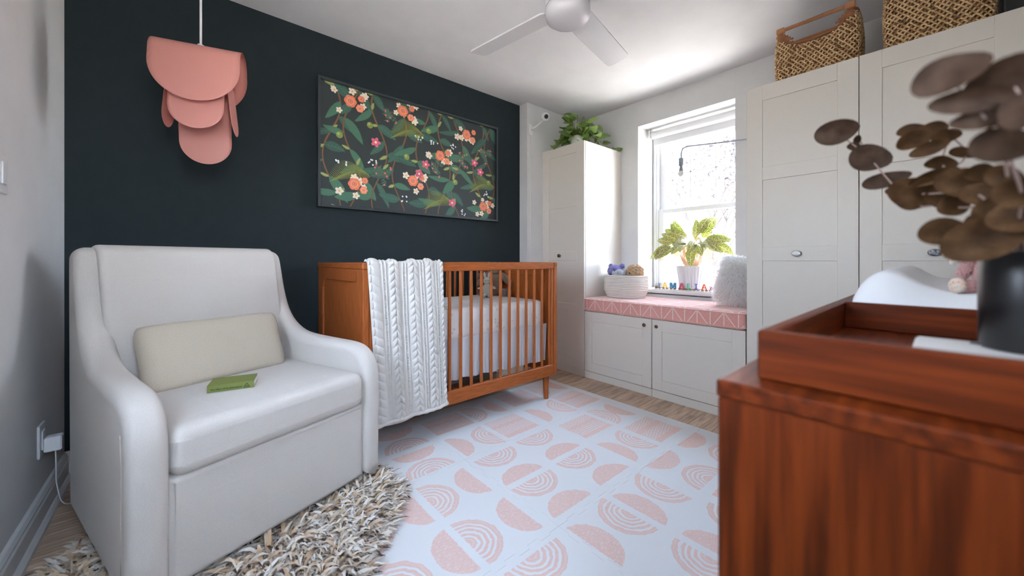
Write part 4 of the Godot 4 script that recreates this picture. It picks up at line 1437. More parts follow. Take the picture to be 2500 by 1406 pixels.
func mat_and_rugs() -> void:
	var pm := mat(Color.WHITE, 0.7)
	pm.albedo_texture = play_mat_print()
	var t := thing("play_mat", "cream foam play mat with pink half-circle print, three tiles wide", "mat", Vector3(MX0, 0, MZ0))
	var s := (MX1 - MX0) / 3
	for i in 3:
		for j in 3:
			var st := mb(false)
			# each tile with interlocking teeth along its inner edges
			var o := Vector2(i * s, j * s)
			var out := PackedVector2Array()
			var nt := 12
			for e in 4:
				var a: Vector2 = [Vector2(0, 0), Vector2(s, 0), Vector2(s, s), Vector2(0, s)][e]
				var b: Vector2 = [Vector2(s, 0), Vector2(s, s), Vector2(0, s), Vector2(0, 0)][e]
				var inner: bool = [j > 0, i < 2, j < 2, i > 0][e]
				var nrm: Vector2 = [Vector2(0, 1), Vector2(-1, 0), Vector2(0, -1), Vector2(1, 0)][e]
				out.append(a)
				if inner:
					var flip: float = -1.0 if e == 0 or e == 3 else 1.0
					for k in nt:
						var f0 := (k + 0.04) / nt
						var f1 := (k + 0.96) / nt
						if e >= 2:
							f0 = (k + 0.04) / nt
						var kk := k if e < 2 else nt - 1 - k
						var sg: float = (1.0 if kk % 2 == 0 else -1.0) * flip
						var d := -nrm * 0.0085 * sg * (1.0 if k > 0 and k < nt - 1 else 0.0) + nrm * 0.0004
						out.append(a.lerp(b, f0) + d)
						out.append(a.lerp(b, f1) + d)
			var idx := Geometry2D.triangulate_polygon(out)
			for q in range(0, idx.size(), 3):
				var tri3 := [out[idx[q]] + o, out[idx[q + 1]] + o, out[idx[q + 2]] + o]
				if (tri3[1] - tri3[0]).cross(tri3[2] - tri3[0]) < 0:
					tri3.reverse()
				for p in tri3:
					st.set_uv(p / (MX1 - MX0))
					st.add_vertex(Vector3(p.x, 0.012, p.y))
			for k in out.size():
				var a := out[k] + o
				var b := out[(k + 1) % out.size()] + o
				var n := (b - a).orthogonal()
				for p in [[a, 0.012], [b, 0.012], [b, 0.0], [a, 0.012], [b, 0.0], [a, 0.0]]:
					st.set_uv(p[0] / (MX1 - MX0))
					st.add_vertex(Vector3(p[0].x, p[1], p[0].y))
			put(st, "mat_tile", pm, t)
	# shaggy feather rug under the armchair
	var rug := thing("feather_rug", "shaggy cream and brown feathery rug under the armchair", "rug", Vector3(0.6, 0, 1.06))
	var radius := func(a: float) -> float:
		# a = 0 towards +x, growing towards +z
		var key := [[0.0, 0.50], [0.5, 0.44], [0.85, 0.40], [1.1, 0.46], [1.57, 0.62], [2.3, 0.60], [3.1, 0.54], [3.6, 0.565], [4.0, 0.56], [4.7, 0.5], [5.5, 0.5], [TAU, 0.50]]
		for k in key.size() - 1:
			if a <= key[k + 1][0]:
				return lerpf(key[k][1], key[k + 1][1], smoothstep(key[k][0], key[k + 1][0], a))
		return 0.5
	var out2 := PackedVector2Array()
	for k in 60:
		var a := TAU * k / 60
		out2.append(Vector2(cos(a), sin(a)) * (radius.call(a) - 0.035))
	var st := mb()
	slab(st, out2, -0.022, -0.0125, 0.002, Transform3D(Basis(Vector3(1, 0, 0), Vector3(0, 0, 1), Vector3(0, -1, 0)), Vector3.ZERO), 2)
	put(st, "backing", mat(Color(0.55, 0.45, 0.34), 1.0), rug)
	var r := RandomNumberGenerator.new()
	r.seed = 14
	st = mb()
	var tones := [Color(0.85, 0.80, 0.73), Color(0.79, 0.69, 0.56), Color(0.89, 0.87, 0.84), Color(0.72, 0.60, 0.47), Color(0.82, 0.79, 0.75), Color(0.66, 0.56, 0.46)]
	for i in 19000:
		var a := r.randf() * TAU
		var f := sqrt(r.randf())
		var rr: float = radius.call(a) * f
		var p := Vector3(cos(a) * rr, 0.02, sin(a) * rr)
		# nothing is seen beneath the chair
		var q := (p + Vector3(0.6, 0, 1.06) - Vector3(0.68, 0, 1.086)).rotated(Vector3.UP, -deg_to_rad(19.7))
		if absf(q.x) < 0.3 and q.z < -0.06 and q.z > -0.7:
			continue
		var under := absf(q.x) < 0.4 and q.z < 0.03 and q.z > -0.78
		var dir := Vector3(cos(a) * 0.7 + r.randfn(0, 0.7), 0, sin(a) * 0.7 + r.randfn(0, 0.7)).normalized()
		var l := r.randf_range(0.045, 0.085)
		var w := r.randf_range(0.003, 0.0075)
		var lift := r.randf_range(0.25, 1.0) * (0.35 if under else (1.0 if f < 0.88 else 0.45))
		var sidev := dir.cross(Vector3.UP).rotated(dir, r.randf_range(-0.9, 0.9))
		var col: Color = tones[r.randi() % tones.size()].srgb_to_linear()
		var tipc: Color = Color(0.20, 0.15, 0.12).srgb_to_linear() if r.randf() < 0.16 else col.lerp(Color(0.86, 0.83, 0.80).srgb_to_linear(), 0.4)
		var prev := []
		for k in 5:
			var g := k / 4.0
			var c := p + dir * l * g + Vector3.UP * (lift * l * sin(g * 2.1) * 0.75)
			var hw := w * sin(PI * (0.12 + 0.88 * g) ) * 0.9 + 0.0004
			var cc := col if k < 3 else tipc
			var lft := c - sidev * hw
			var rgt := c + sidev * hw
			if k > 0:
				for v in [[prev[0], prev[2]], [prev[1], prev[2]], [rgt, cc], [prev[0], prev[2]], [rgt, cc], [lft, cc]]:
					st.set_color(v[1])
					st.add_vertex(v[0])
			prev = [lft, rgt, cc]
	var fm := mat(Color.WHITE, 0.75)
	fm.vertex_color_use_as_albedo = true
	var o := put(st, "feathers", fm, rug)
	o.set_meta("kind", "stuff")

# ------------------------------------------------------------------ framed botanical print
func botanical_print() -> Texture2D:
	var w := 1424
	var h := 798
	var img := Image.create(w, h, false, Image.FORMAT_RGB8)
	img.fill(Color(0.15, 0.185, 0.185))
	var r := RandomNumberGenerator.new()
	r.seed = 2
	var brown := Color(0.46, 0.31, 0.19)
	var greens := [Color(0.21, 0.36, 0.30), Color(0.25, 0.42, 0.33), Color(0.19, 0.33, 0.28)]
	var leaf := func(p: Vector2, l: float, ang: float, wd: float, col: Color, vein: Color) -> void:
		var up := PackedVector2Array()
		var dn := PackedVector2Array()
		for k in 13:
			var f := k / 12.0
			var hw := wd / 2 * pow(sin(PI * pow(f, 0.8)), 0.8)
			var bend := 0.18 * l * f * f
			up.append(p + Vector2(l * f, bend - hw).rotated(ang))
			dn.append(p + Vector2(l * f, bend + hw).rotated(ang))
		dn.reverse()
		up.append_array(dn)
		fill(img, up, col)
		var mid := []
		for k in 7:
			mid.append(p + Vector2(l * k / 6.0, 0.18 * l * k * k / 36.0).rotated(ang))
		stroke(img, mid, 2.5, 1.5, vein)
		for k in range(1, 6):
			for s in [-1.0, 1.0]:
				var q: Vector2 = mid[k]
				stroke(img, [q, q + Vector2(wd * 0.3, s * wd * 0.28).rotated(ang)], 1.6, 1.2, vein)
	var rose := func(c: Vector2, s: float, col: Color) -> void:
		for k in 6:
			disc(img, c + Vector2(s * 0.55, 0).rotated(k * 1.047), s * 0.55, col)
		for k in 5:
			disc(img, c + Vector2(s * 0.3, 0).rotated(k * 1.26 + 0.4), s * 0.42, col.lightened(0.18))
		disc(img, c, s * 0.42, col.darkened(0.08))
		disc(img, c, s * 0.24, col.lightened(0.25))
		disc(img, c, s * 0.12, Color(0.35, 0.28, 0.2))
	var bloom := func(c: Vector2, s: float, col: Color, eye: Color, n: int) -> void:
		for k in n:
			ell(img, c + Vector2(s * 0.55, 0).rotated(k * TAU / n), s * 0.5, s * 0.36, k * TAU / n, col)
		disc(img, c, s * 0.24, eye)
	# winding boughs with leaves in pairs
	for b in 9:
		var x := 60.0 + b * 165.0 + r.randf_range(-30, 30)
		var pts := []
		for k in 12:
			pts.append(Vector2(x + 55 * sin(k * 0.75 + b * 1.9), -30 + k * 80.0))
		var sp := smooth_pts(pts, 4)
		stroke(img, sp, 12, 8, brown)
		for k in range(2, sp.size() - 2, 5):
			var s := 1.0 if (k / 5) % 2 == 0 else -1.0
			var p: Vector2 = sp[k]
			var ang: float = (0.5 if s > 0 else PI - 0.5) + r.randf_range(-0.7, 0.5)
			leaf.call(p, r.randf_range(110, 200), ang, r.randf_range(40, 70), greens[r.randi() % 3], Color(0.30, 0.44, 0.36))
			if r.randf() < 0.5:
				leaf.call(p, r.randf_range(45, 70), ang + PI * 0.8, r.randf_range(20, 28), Color(0.50, 0.56, 0.30), Color(0.68, 0.70, 0.46))
	# feathery olive fronds
	for c in [Vector2(500, 250), Vector2(1180, 560), Vector2(760, 740), Vector2(90, 620)]:
		for k in 26:
			var f := k / 25.0
			var q: Vector2 = c + Vector2(230 * f, -70 * sin(f * 2.4))
			for s in [-1.0, 1.0]:
				stroke(img, [q, q + Vector2(-34 - 26 * sin(f * PI), s * (26 + 36 * sin(f * PI)))], 5, 1.5, Color(0.47, 0.50, 0.22))
	# fine dark sprigs with red florets
	for c in [Vector2(420, 560), Vector2(470, 90), Vector2(1060, 330), Vector2(1330, 250), Vector2(850, 420)]:
		for k in 9:
			var q: Vector2 = c + Vector2(r.randf_range(-70, 70), r.randf_range(-80, 80))
			stroke(img, [c, q], 3, 2, brown)
			for s in 5:
				leaf.call(c.lerp(q, 0.3 + s * 0.16), 26, (q - c).angle() + (0.8 if s % 2 == 0 else -0.8), 11, greens[1], greens[0])
			bloom.call(q, 9.0, Color(0.80, 0.32, 0.32), Color(0.93, 0.80, 0.70), 4)
	# clusters of coral roses and cream blossom
	for c in [Vector2(190, 90), Vector2(215, 640), Vector2(870, 330), Vector2(640, 560), Vector2(1290, 690), Vector2(1120, 110), Vector2(560, 60)]:
		for k in 7:
			var q: Vector2 = c + Vector2(r.randf_range(-110, 110), r.randf_range(-70, 80))
			bloom.call(q, r.randf_range(18, 28), Color(0.90, 0.85, 0.76), Color(0.88, 0.62, 0.52), 5)
		rose.call(c, 38.0, Color(0.88, 0.47, 0.33))
		rose.call(c + Vector2(62, 34), 25.0, Color(0.90, 0.52, 0.38))
		rose.call(c + Vector2(70, -32), 21.0, Color(0.86, 0.45, 0.32))
	for c in [Vector2(745, 420), Vector2(690, 500), Vector2(1200, 330), Vector2(1260, 400), Vector2(360, 330), Vector2(980, 690)]:
		bloom.call(c, 34.0, Color(0.80, 0.36, 0.46), Color(0.92, 0.82, 0.66), 5)
	for c in [Vector2(320, 220), Vector2(590, 390), Vector2(1010, 520), Vector2(1350, 480), Vector2(120, 330), Vector2(770, 160)]:
		disc(img, c, 22, Color(0.48, 0.54, 0.27))
		disc(img, c + Vector2(-6, -6), 9, Color(0.62, 0.66, 0.38))
	for c in [Vector2(690, 230), Vector2(820, 250), Vector2(130, 500), Vector2(330, 480), Vector2(980, 230), Vector2(1310, 580), Vector2(560, 700), Vector2(1080, 760)]:
		for k in 7:
			disc(img, c + Vector2(r.randf_range(-34, 34), r.randf_range(-24, 24)), 6.0, Color(0.88, 0.90, 0.90))
	return finish(img)

func wall_picture() -> void:
	var t := thing("framed_picture", "wide dark-framed botanical print of flowers and leaves on the dark wall", "picture", Vector3(1.046, 1.34, 0.001))
	var w := 1.456
	var h := 0.828
	for b in [[0.0, 0.016, 0.0, h], [w - 0.016, w, 0.0, h], [0.016, w - 0.016, 0.0, 0.016], [0.016, w - 0.016, h - 0.016, h]]:
		put(bx(Vector3(b[0], b[2], 0), Vector3(b[1], b[3], 0.042), 0.0015), "frame_bar", mat(Color(0.16, 0.19, 0.205), 0.45), t)
	var m := mat(Color.WHITE, 0.6)
	m.albedo_texture = botanical_print()
	var st := mb(false)
	var q := [Vector3(0.014, 0.014, 0.02), Vector3(0.014, h - 0.014, 0.02), Vector3(w - 0.014, h - 0.014, 0.02), Vector3(w - 0.014, 0.014, 0.02)]
	var uv := [Vector2(0, 1), Vector2(0, 0), Vector2(1, 0), Vector2(1, 1)]
	for k in [0, 1, 2, 0, 2, 3]:
		st.set_uv(uv[k])
		st.add_vertex(q[k])
	add_bx(st, Vector3(0.014, 0.014, 0.012), Vector3(w - 0.014, h - 0.014, 0.0195), 0.0005)
	put(st, "print", m, t)

# ------------------------------------------------------------------ pendant lamp of folded sheets
# a sheet hung over a ridge: dir along the ridge, both flaps drop and end in round lobes
func folded_sheet(t: Node, at: Vector3, dir: Vector3, width: float, fold: float, drop_a: float, drop_b: float, splay: float) -> void:
	var d := dir.normalized()
	var n := Vector3.UP.cross(d).normalized()
	var pos := func(s: float, x: float) -> Vector3:
		# s: signed run from the ridge; x across the width
		var sg := signf(s)
		var a := absf(s)
		var arc := fold * PI / 2
		if a < arc:
			var q := a / fold
			return at + d * x + n * sg * fold * sin(q) + Vector3.UP * fold * (cos(q) - 1)
		var k := a - arc
		return at + d * x + n * sg * (fold + splay * k) + Vector3.DOWN * (fold + k * sqrt(1 - splay * splay))
	var st := mb()
	var both := []
	for off in [0.0, 0.0012]:
		var rows := []
		for i in 49:
			var f := 0.5 - 0.5 * cos(PI * i / 48.0)
			var s := lerpf(-drop_b, drop_a, f)
			var end := drop_a if s > 0 else drop_b
			# width shrinks to a round end
			var r := minf(width / 2, end * 0.62)
			var over := maxf(0.0, absf(s) - (end - r)) / r
			var half := width / 2 - r + r * sqrt(maxf(0.0, 1 - over * over))
			if r < width / 2 and over >= 1.0:
				half = width / 2 - r
			var row := PackedVector3Array()
			for j in 17:
				var p: Vector3 = pos.call(s, (j / 8.0 - 1.0) * half)
				row.append(p + Vector3.DOWN * off + n * (-off * signf(s)))
			rows.append(row)
		surf(st, rows)
		both.append(rows)
	for e in [0, 16]:
		for i in 48:
			oquad(st, both[0][i][e], both[0][i + 1][e], both[1][i + 1][e], both[1][i][e], d * (1 if e > 0 else -1))
	put(st, "shade_sheet", M.lamp, t)

func pendant() -> void:
	var t := thing("pendant_lamp", "pink pendant lamp of folded translucent sheets hanging by the corner", "lamp", Vector3(0.467, 0, 0.468))
	var st := mb()
	tube(st, [Vector3(0, RH - 0.02, 0), Vector3(0, 1.935, 0)], 0.0045, 10)
	put(st, "cord", M.plastic, t)
	st = mb()
	lathe(st, [[0.0, RH - 0.03], [0.045, RH - 0.03], [0.05, RH - 0.02], [0.05, RH - 0.001], [0.0, RH - 0.001]], 28)
	put(st, "canopy", M.plastic, t)
	st = mb()
	lathe(st, [[0.0, 1.955], [0.012, 1.952], [0.012, 1.94], [0.02, 1.9], [0.021, 1.80], [0.0, 1.795]], 20)
	put(st, "socket", M.plastic, t)
	st = mb()
	lathe(st, [[0.013, 1.80], [0.016, 1.78], [0.03, 1.755], [0.034, 1.73], [0.03, 1.705], [0.016, 1.69], [0.0, 1.687]], 24)
	var gl := mat(Color(1, 1, 1, 0.15), 0.05)
	gl.transparency = BaseMaterial3D.TRANSPARENCY_ALPHA
	put(st, "bulb", gl, t)
	var e := Vector3(0.298, 0, 0.09).normalized()
	var p := Vector3.UP.cross(e)
	folded_sheet(t, Vector3(0, 1.945, 0), e, 0.315, 0.068, 0.295, 0.31, 0.12)
	folded_sheet(t, Vector3(0, 1.87, 0) + e * 0.005, p, 0.125, 0.105, 0.355, 0.365, 0.10)
	folded_sheet(t, Vector3(0, 1.80, 0), e, 0.195, 0.05, 0.385, 0.265, 0.10)

# ------------------------------------------------------------------ ceiling fan
func ceiling_fan() -> void:
	var t := thing("ceiling_fan", "white ceiling fan with a round light in the middle", "ceiling fan", Vector3(1.795, 0, 1.447))
	var st := mb()
	lathe(st, [[0.0, RH - 0.001], [0.07, RH - 0.001], [0.07, RH - 0.03], [0.03, RH - 0.045], [0.028, 2.34], [0.09, 2.325], [0.105, 2.30], [0.107, 2.24], [0.1045, 2.234], [0.107, 2.228], [0.107, 2.204]], 48)
	put(st, "motor_housing", M.fan, t)
	st = mb()
	lathe(st, [[0.107, 2.202], [0.1045, 2.197], [0.107, 2.192], [0.107, 2.172], [0.101, 2.154], [0.083, 2.140], [0.05, 2.132], [0.0, 2.129]], 48)
	var dm := mat(Color(0.80, 0.79, 0.80), 0.35)
	put(st, "light_dome", dm, t)
	for k in 3:
		var a := deg_to_rad([-98.0, -11.0, 126.0][k])
		var out := PackedVector2Array()
		for p in rrect(0.53, 0.135, 0.03, 5):
			out.append(p)
		st = mb()
		slab(st, out, -0.004, 0.004, 0.003, Transform3D(), 2)
		st.generate_normals()
		var d := Vector3(cos(a), 0, sin(a))
		var bas := Basis(d, Vector3.UP.cross(d) * -1.0, Vector3.UP)
		bas = Basis(d, deg_to_rad(-13)) * bas
		put_mesh(st.commit(), "blade", M.fan, t, Transform3D(bas, d * 0.36 + Vector3(0, 2.21, 0)))

# ------------------------------------------------------------------ things on the window seat and sill
func seat_things() -> void:
	var top := 0.6795
	# coiled rope basket with three soft toys
	var c := Vector3(3.30, top, 0.815)
	var t := thing("rope_basket", "cream coiled rope basket of soft toys on the window seat", "basket", c)
	var st := mb()
	for k in 13:
		var f := k / 12.0
		var pts := []
		for p in rrect(0.25 * (0.86 + 0.14 * minf(1.0, f * 3.0)), 0.345 * (0.88 + 0.12 * minf(1.0, f * 3.0)), 0.09, 6):
			pts.append(Vector3(p.x, 0.008 + f * 0.175, p.y))
		pts.append(pts[0])
		pts.append(pts[1])
		tube(st, pts, 0.0085, 7, false)
	var ring := PackedVector3Array()
	for p in rrect(0.21, 0.30, 0.08, 6):
		ring.append(Vector3(p.x, 0.01, p.y))
	fan_cap(st, ring, Vector3.UP)
	put(st, "coil", M.rope, t)
	var vi := fuzzy(Color(0.50, 0.46, 0.75))
	var b := thing("plush_bear", "purple plush bear at the back of the rope basket", "soft toy", c + Vector3(-0.02, 0.06, -0.095))
	plush(b, "body", vi, Vector3(0, 0.06, 0), Vector3(0.055, 0.055, 0.055))
	var h := plush(b, "head", vi, Vector3(0, 0.165, 0.0), Vector3(0.062, 0.055, 0.068))
	plush(h, "ear", vi, Vector3(0.015, 0.205, -0.05), Vector3(0.02, 0.024, 0.024))
	plush(h, "ear", vi, Vector3(0.02, 0.208, 0.06), Vector3(0.02, 0.024, 0.026))
	plush(h, "muzzle", vi, Vector3(-0.055, 0.155, 0.0), Vector3(0.022, 0.024, 0.028))
	plush(h, "eye", M.black, Vector3(-0.056, 0.185, -0.025), Vector3.ONE * 0.004, Vector3.ZERO, 0.0)
	plush(h, "eye", M.black, Vector3(-0.056, 0.185, 0.025), Vector3.ONE * 0.004, Vector3.ZERO, 0.0)
	var gr := fuzzy(Color(0.80, 0.82, 0.85))
	b = thing("plush_elephant", "pale grey plush animal with floppy ears in the rope basket", "soft toy", c + Vector3(-0.07, 0.072, -0.02))
	plush(b, "body", gr, Vector3(0.01, 0.04, 0), Vector3(0.036, 0.05, 0.04))
	h = plush(b, "head", gr, Vector3(0, 0.128, 0), Vector3(0.042, 0.042, 0.048))
	plush(h, "ear", gr, Vector3(0, 0.125, 0.048), Vector3(0.03, 0.044, 0.014), Vector3(0.3, 0, 0))
	plush(h, "ear", gr, Vector3(0, 0.122, -0.048), Vector3(0.03, 0.04, 0.014), Vector3(-0.3, 0, 0))
	plush(h, "eye", M.black, Vector3(-0.038, 0.138, 0.012), Vector3.ONE * 0.004, Vector3.ZERO, 0.0)
	plush(h, "snout", gr, Vector3(-0.04, 0.115, -0.004), Vector3(0.018, 0.016, 0.02))
	var tan := fuzzy(Color(0.88, 0.72, 0.55))
	b = thing("plush_dog", "curly tan plush dog peeking out of the rope basket", "soft toy", c + Vector3(-0.01, 0.055, 0.095))
	plush(b, "body", tan, Vector3(0, 0.06, 0), Vector3(0.055, 0.06, 0.055), Vector3.ZERO, 0.08)
	h = plush(b, "head", tan, Vector3(0, 0.165, 0), Vector3(0.062, 0.058, 0.066), Vector3.ZERO, 0.10)
	var r := RandomNumberGenerator.new()
	r.seed = 8
	st = mb()
	for k in 170:
		var d := Vector3(r.randfn(), r.randfn(), r.randfn()).normalized()
		if d.x > 0.5:
			continue
		blob(st, Vector3(0, 0.165, 0) + d * Vector3(0.062, 0.058, 0.066), Vector3.ONE * r.randf_range(0.008, 0.013), Basis(), 7, 5)
	put(st, "curls", tan, h)
	plush(h, "muzzle", tan, Vector3(-0.06, 0.15, 0.0), Vector3(0.024, 0.022, 0.026), Vector3.ZERO, 0.08)
	plush(h, "nose", M.black, Vector3(-0.084, 0.158, 0), Vector3(0.005, 0.006, 0.007), Vector3.ZERO, 0.0)
	st = mb()
	tube(st, smooth_pts([Vector3(0, 0.0, 0), Vector3(0.002, 0.012, 0.008), Vector3(0, 0.03, 0.012), Vector3(0, 0.048, 0.008)], 4), 0.004, 8)
	tag(put(st, "toy_hook", mat(Color(0.72, 0.10, 0.20), 0.5), null, c + Vector3(-0.03, 0.16, 0.145)), "tiny red curved toy end sticking out of the rope basket", "toy")
	# shaggy white cushion leaning in the corner by the wardrobe
	var fp := thing("fur_cushion", "shaggy white fur cushion beside the wardrobe on the window seat", "cushion", Vector3(3.34, top + 0.185, 1.69), 0.0)
	fp.rotation = Vector3(deg_to_rad(-12), deg_to_rad(-72), deg_to_rad(-9))
	st = mb()
	pillow(st, 0.27, 0.33, 0.16, Transform3D(), 18, 0.5)
	var wf := mat(Color(0.985, 0.98, 0.97), 0.9)
	wf.rim_enabled = true
	wf.rim = 0.4
	wf.backlight_enabled = true
	wf.backlight = Color(1.0, 1.0, 1.0)
	put(st, "cover", wf, fp)
	st = mb()
	for k in 5000:
		var u := r.randf_range(-1, 1)
		var v := r.randf_range(-1, 1)
		var sd := 1.0 if r.randf() < 0.5 else -1.0
		if pow(absf(u), 4.0) + pow(absf(v), 4.0) > 1.15:
			continue
		var puff := pow(maxf(0.0, (1 - pow(absf(u), 3.0)) * (1 - pow(absf(v), 3.0))), 0.5)
		var p := Vector3(u * 0.132, v * 0.162, sd * 0.08 * puff)
		var o := Vector3(u * 0.5 + r.randfn(0, 0.35), v * 0.35 - 0.35 + r.randfn(0, 0.3), sd * (0.25 + 0.5 * puff)).normalized()
		var l := r.randf_range(0.04, 0.07)
		var sidev := o.cross(Vector3(r.randfn(), r.randfn(), r.randfn())).normalized() * r.randf_range(0.0018, 0.0034)
		var q := p + o * l * 0.5 + Vector3(0, -0.004, 0)
		var e := p + o * l * 0.8 + Vector3(0, -0.022, 0) + sidev * 3.0
		tri(st, p - sidev, p + sidev, q + sidev)
		tri(st, p - sidev, q + sidev, q - sidev)
		tri(st, q - sidev, q + sidev, e)
	var fo := put(st, "fur", wf, fp)
	fo.set_meta("kind", "stuff")
	train()
	# lamp arm reaching in front of the window
	var l := thing("wall_lamp", "thin grey swing-arm lamp with a bare bulb in front of the window", "lamp", Vector3(3.45, 0, 0))
	st = mb()
	tube(st, smooth_pts([Vector3(0, 1.86, 1.83), Vector3(0, 1.864, 1.70), Vector3(0, 1.905, 1.33), Vector3(0, 1.909, 1.275), Vector3(0, 1.90, 1.245), Vector3(0, 1.872, 1.231), Vector3(0, 1.82, 1.229)], 6), 0.006, 10)
	put(st, "arm", M.grey_metal, l)
	st = mb()
	lathe(st, [[0.0, 0.006], [0.024, 0.006], [0.024, 0.0], [0.0, 0.0]], 20, Transform3D(Basis(Vector3.RIGHT, -PI / 2), Vector3(0, 1.86, 1.836)))
	put(st, "wall_plate", M.grey_metal, l)
	st = mb()
	lathe(st, [[0.0, 1.826], [0.019, 1.826], [0.0195, 1.766], [0.013, 1.762], [0.0, 1.762]], 20, Transform3D(Basis(), Vector3(0, 0, 1.229)))
	put(st, "socket", mat(Color(0.55, 0.57, 0.59), 0.5), l)
	st = mb()
	lathe(st, [[0.011, 1.764], [0.013, 1.75], [0.02, 1.72]], 20, Transform3D(Basis(), Vector3(0, 0, 1.229)))
	put(st, "bulb_base", mat(Color(0.55, 0.56, 0.58), 0.4), l)
	st = mb()
	lathe(st, [[0.02, 1.72], [0.024, 1.705], [0.022, 1.69], [0.012, 1.677], [0.0, 1.674]], 20, Transform3D(Basis(), Vector3(0, 0, 1.229)))
	put(st, "bulb", M.porcelain, l)

func train() -> void:
	var tb := put(bx(Vector3(3.57, 0.742, 0.93), Vector3(3.615, 0.748, 1.52), 0.001), "train_board", M.trim)
	tag(tb, "thin white strip under the toy letter train on the sill", "board")
	var wheelm := mat(Color(0.62, 0.45, 0.30), 0.6)
	var cols := [Color(0.55, 0.58, 0.60), Color(0.95, 0.78, 0.36), Color(0.20, 0.52, 0.68), Color(0.78, 0.33, 0.42), Color(0.42, 0.72, 0.58), Color(0.47, 0.42, 0.66), Color(0.90, 0.38, 0.20), Color(0.80, 0.38, 0.45)]
	var words := ["grey toy train engine at the head of the letter train", "yellow letter A train car behind the grey engine", "blue letter M toy train car", "raspberry pink letter A train car behind the blue one", "mint green letter L toy train car", "purple letter I toy train car", "orange letter A train car before the last car", "small pink end car of the letter train by the fur cushion"]
	var zs := [0.955, 1.022, 1.09, 1.165, 1.225, 1.288, 1.352, 1.412]
	var txt := ["", "A", "M", "A", "L", "I", "A", ""]
	var f := SystemFont.new()
	f.font_names = PackedStringArray(["Droid Sans"])
	f.font_weight = 800
	for k in 8:
		var m := mat(cols[k], 0.45)
		var t := thing("toy_train_engine" if k == 0 else "toy_train_car", words[k], "toy train", Vector3(3.596, 0.748, zs[k]), 0.0, "wooden letter train on the sill")
		put(bx(Vector3(-0.009, 0.006, -0.024), Vector3(0.009, 0.013, 0.024), 0.001), "chassis", m if k != 0 else wheelm, t)
		for wz in [-0.016, 0.016]:
			for wx in [-0.0105, 0.0105]:
				var st := mb()
				lathe(st, [[0.0, -0.003], [0.0075, -0.003], [0.0075, 0.003], [0.0, 0.003]], 14, Transform3D(Basis(Vector3(0, 0, 1), PI / 2), Vector3(wx, 0.0075, wz)))
				put(st, "wheel", wheelm, t)
		if k < 7:
			var st := mb()
			tube(st, [Vector3(0, 0.009, 0.023), Vector3(0, 0.009, 0.042)], 0.0022, 6)
			put(st, "coupling", M.black, t)
		if txt[k] != "":
			var tm := TextMesh.new()
			tm.text = txt[k]
			tm.font = f
			tm.font_size = 64
			tm.pixel_size = 0.00098
			tm.depth = 0.014
			put_mesh(tm, "letter", m, t, Transform3D(Basis(Vector3.UP, -PI / 2).scaled(Vector3(1, 1.0, 1.12)), Vector3(0, 0.0335, 0)))
		elif k == 0:
			var st := mb()
			tube(st, [Vector3(0, 0.022, -0.024), Vector3(0, 0.022, 0.004)], 0.0095, 14)
			put(st, "boiler", m, t)
			put(bx(Vector3(-0.01, 0.013, 0.004), Vector3(0.01, 0.044, 0.024), 0.002), "cab", m, t)
			put(bx(Vector3(-0.013, 0.044, 0.0), Vector3(0.013, 0.048, 0.028), 0.001), "cab_roof", mat(Color(0.45, 0.50, 0.66), 0.5), t)
			st = mb()
			tube(st, [Vector3(0, 0.03, -0.016), Vector3(0, 0.046, -0.016)], 0.003, 8)
			put(st, "chimney", m, t)
		else:
			put(bx(Vector3(-0.009, 0.013, -0.018), Vector3(0.009, 0.03, 0.018), 0.003), "cabin", m, t)
			put(bx(Vector3(-0.012, 0.034, -0.022), Vector3(0.012, 0.039, 0.022), 0.002), "cabin_roof", mat(Color(0.62, 0.28, 0.38), 0.5), t)
			put(bx(Vector3(-0.006, 0.03, -0.008), Vector3(0.006, 0.034, 0.008), 0.001), "cupola", m, t)

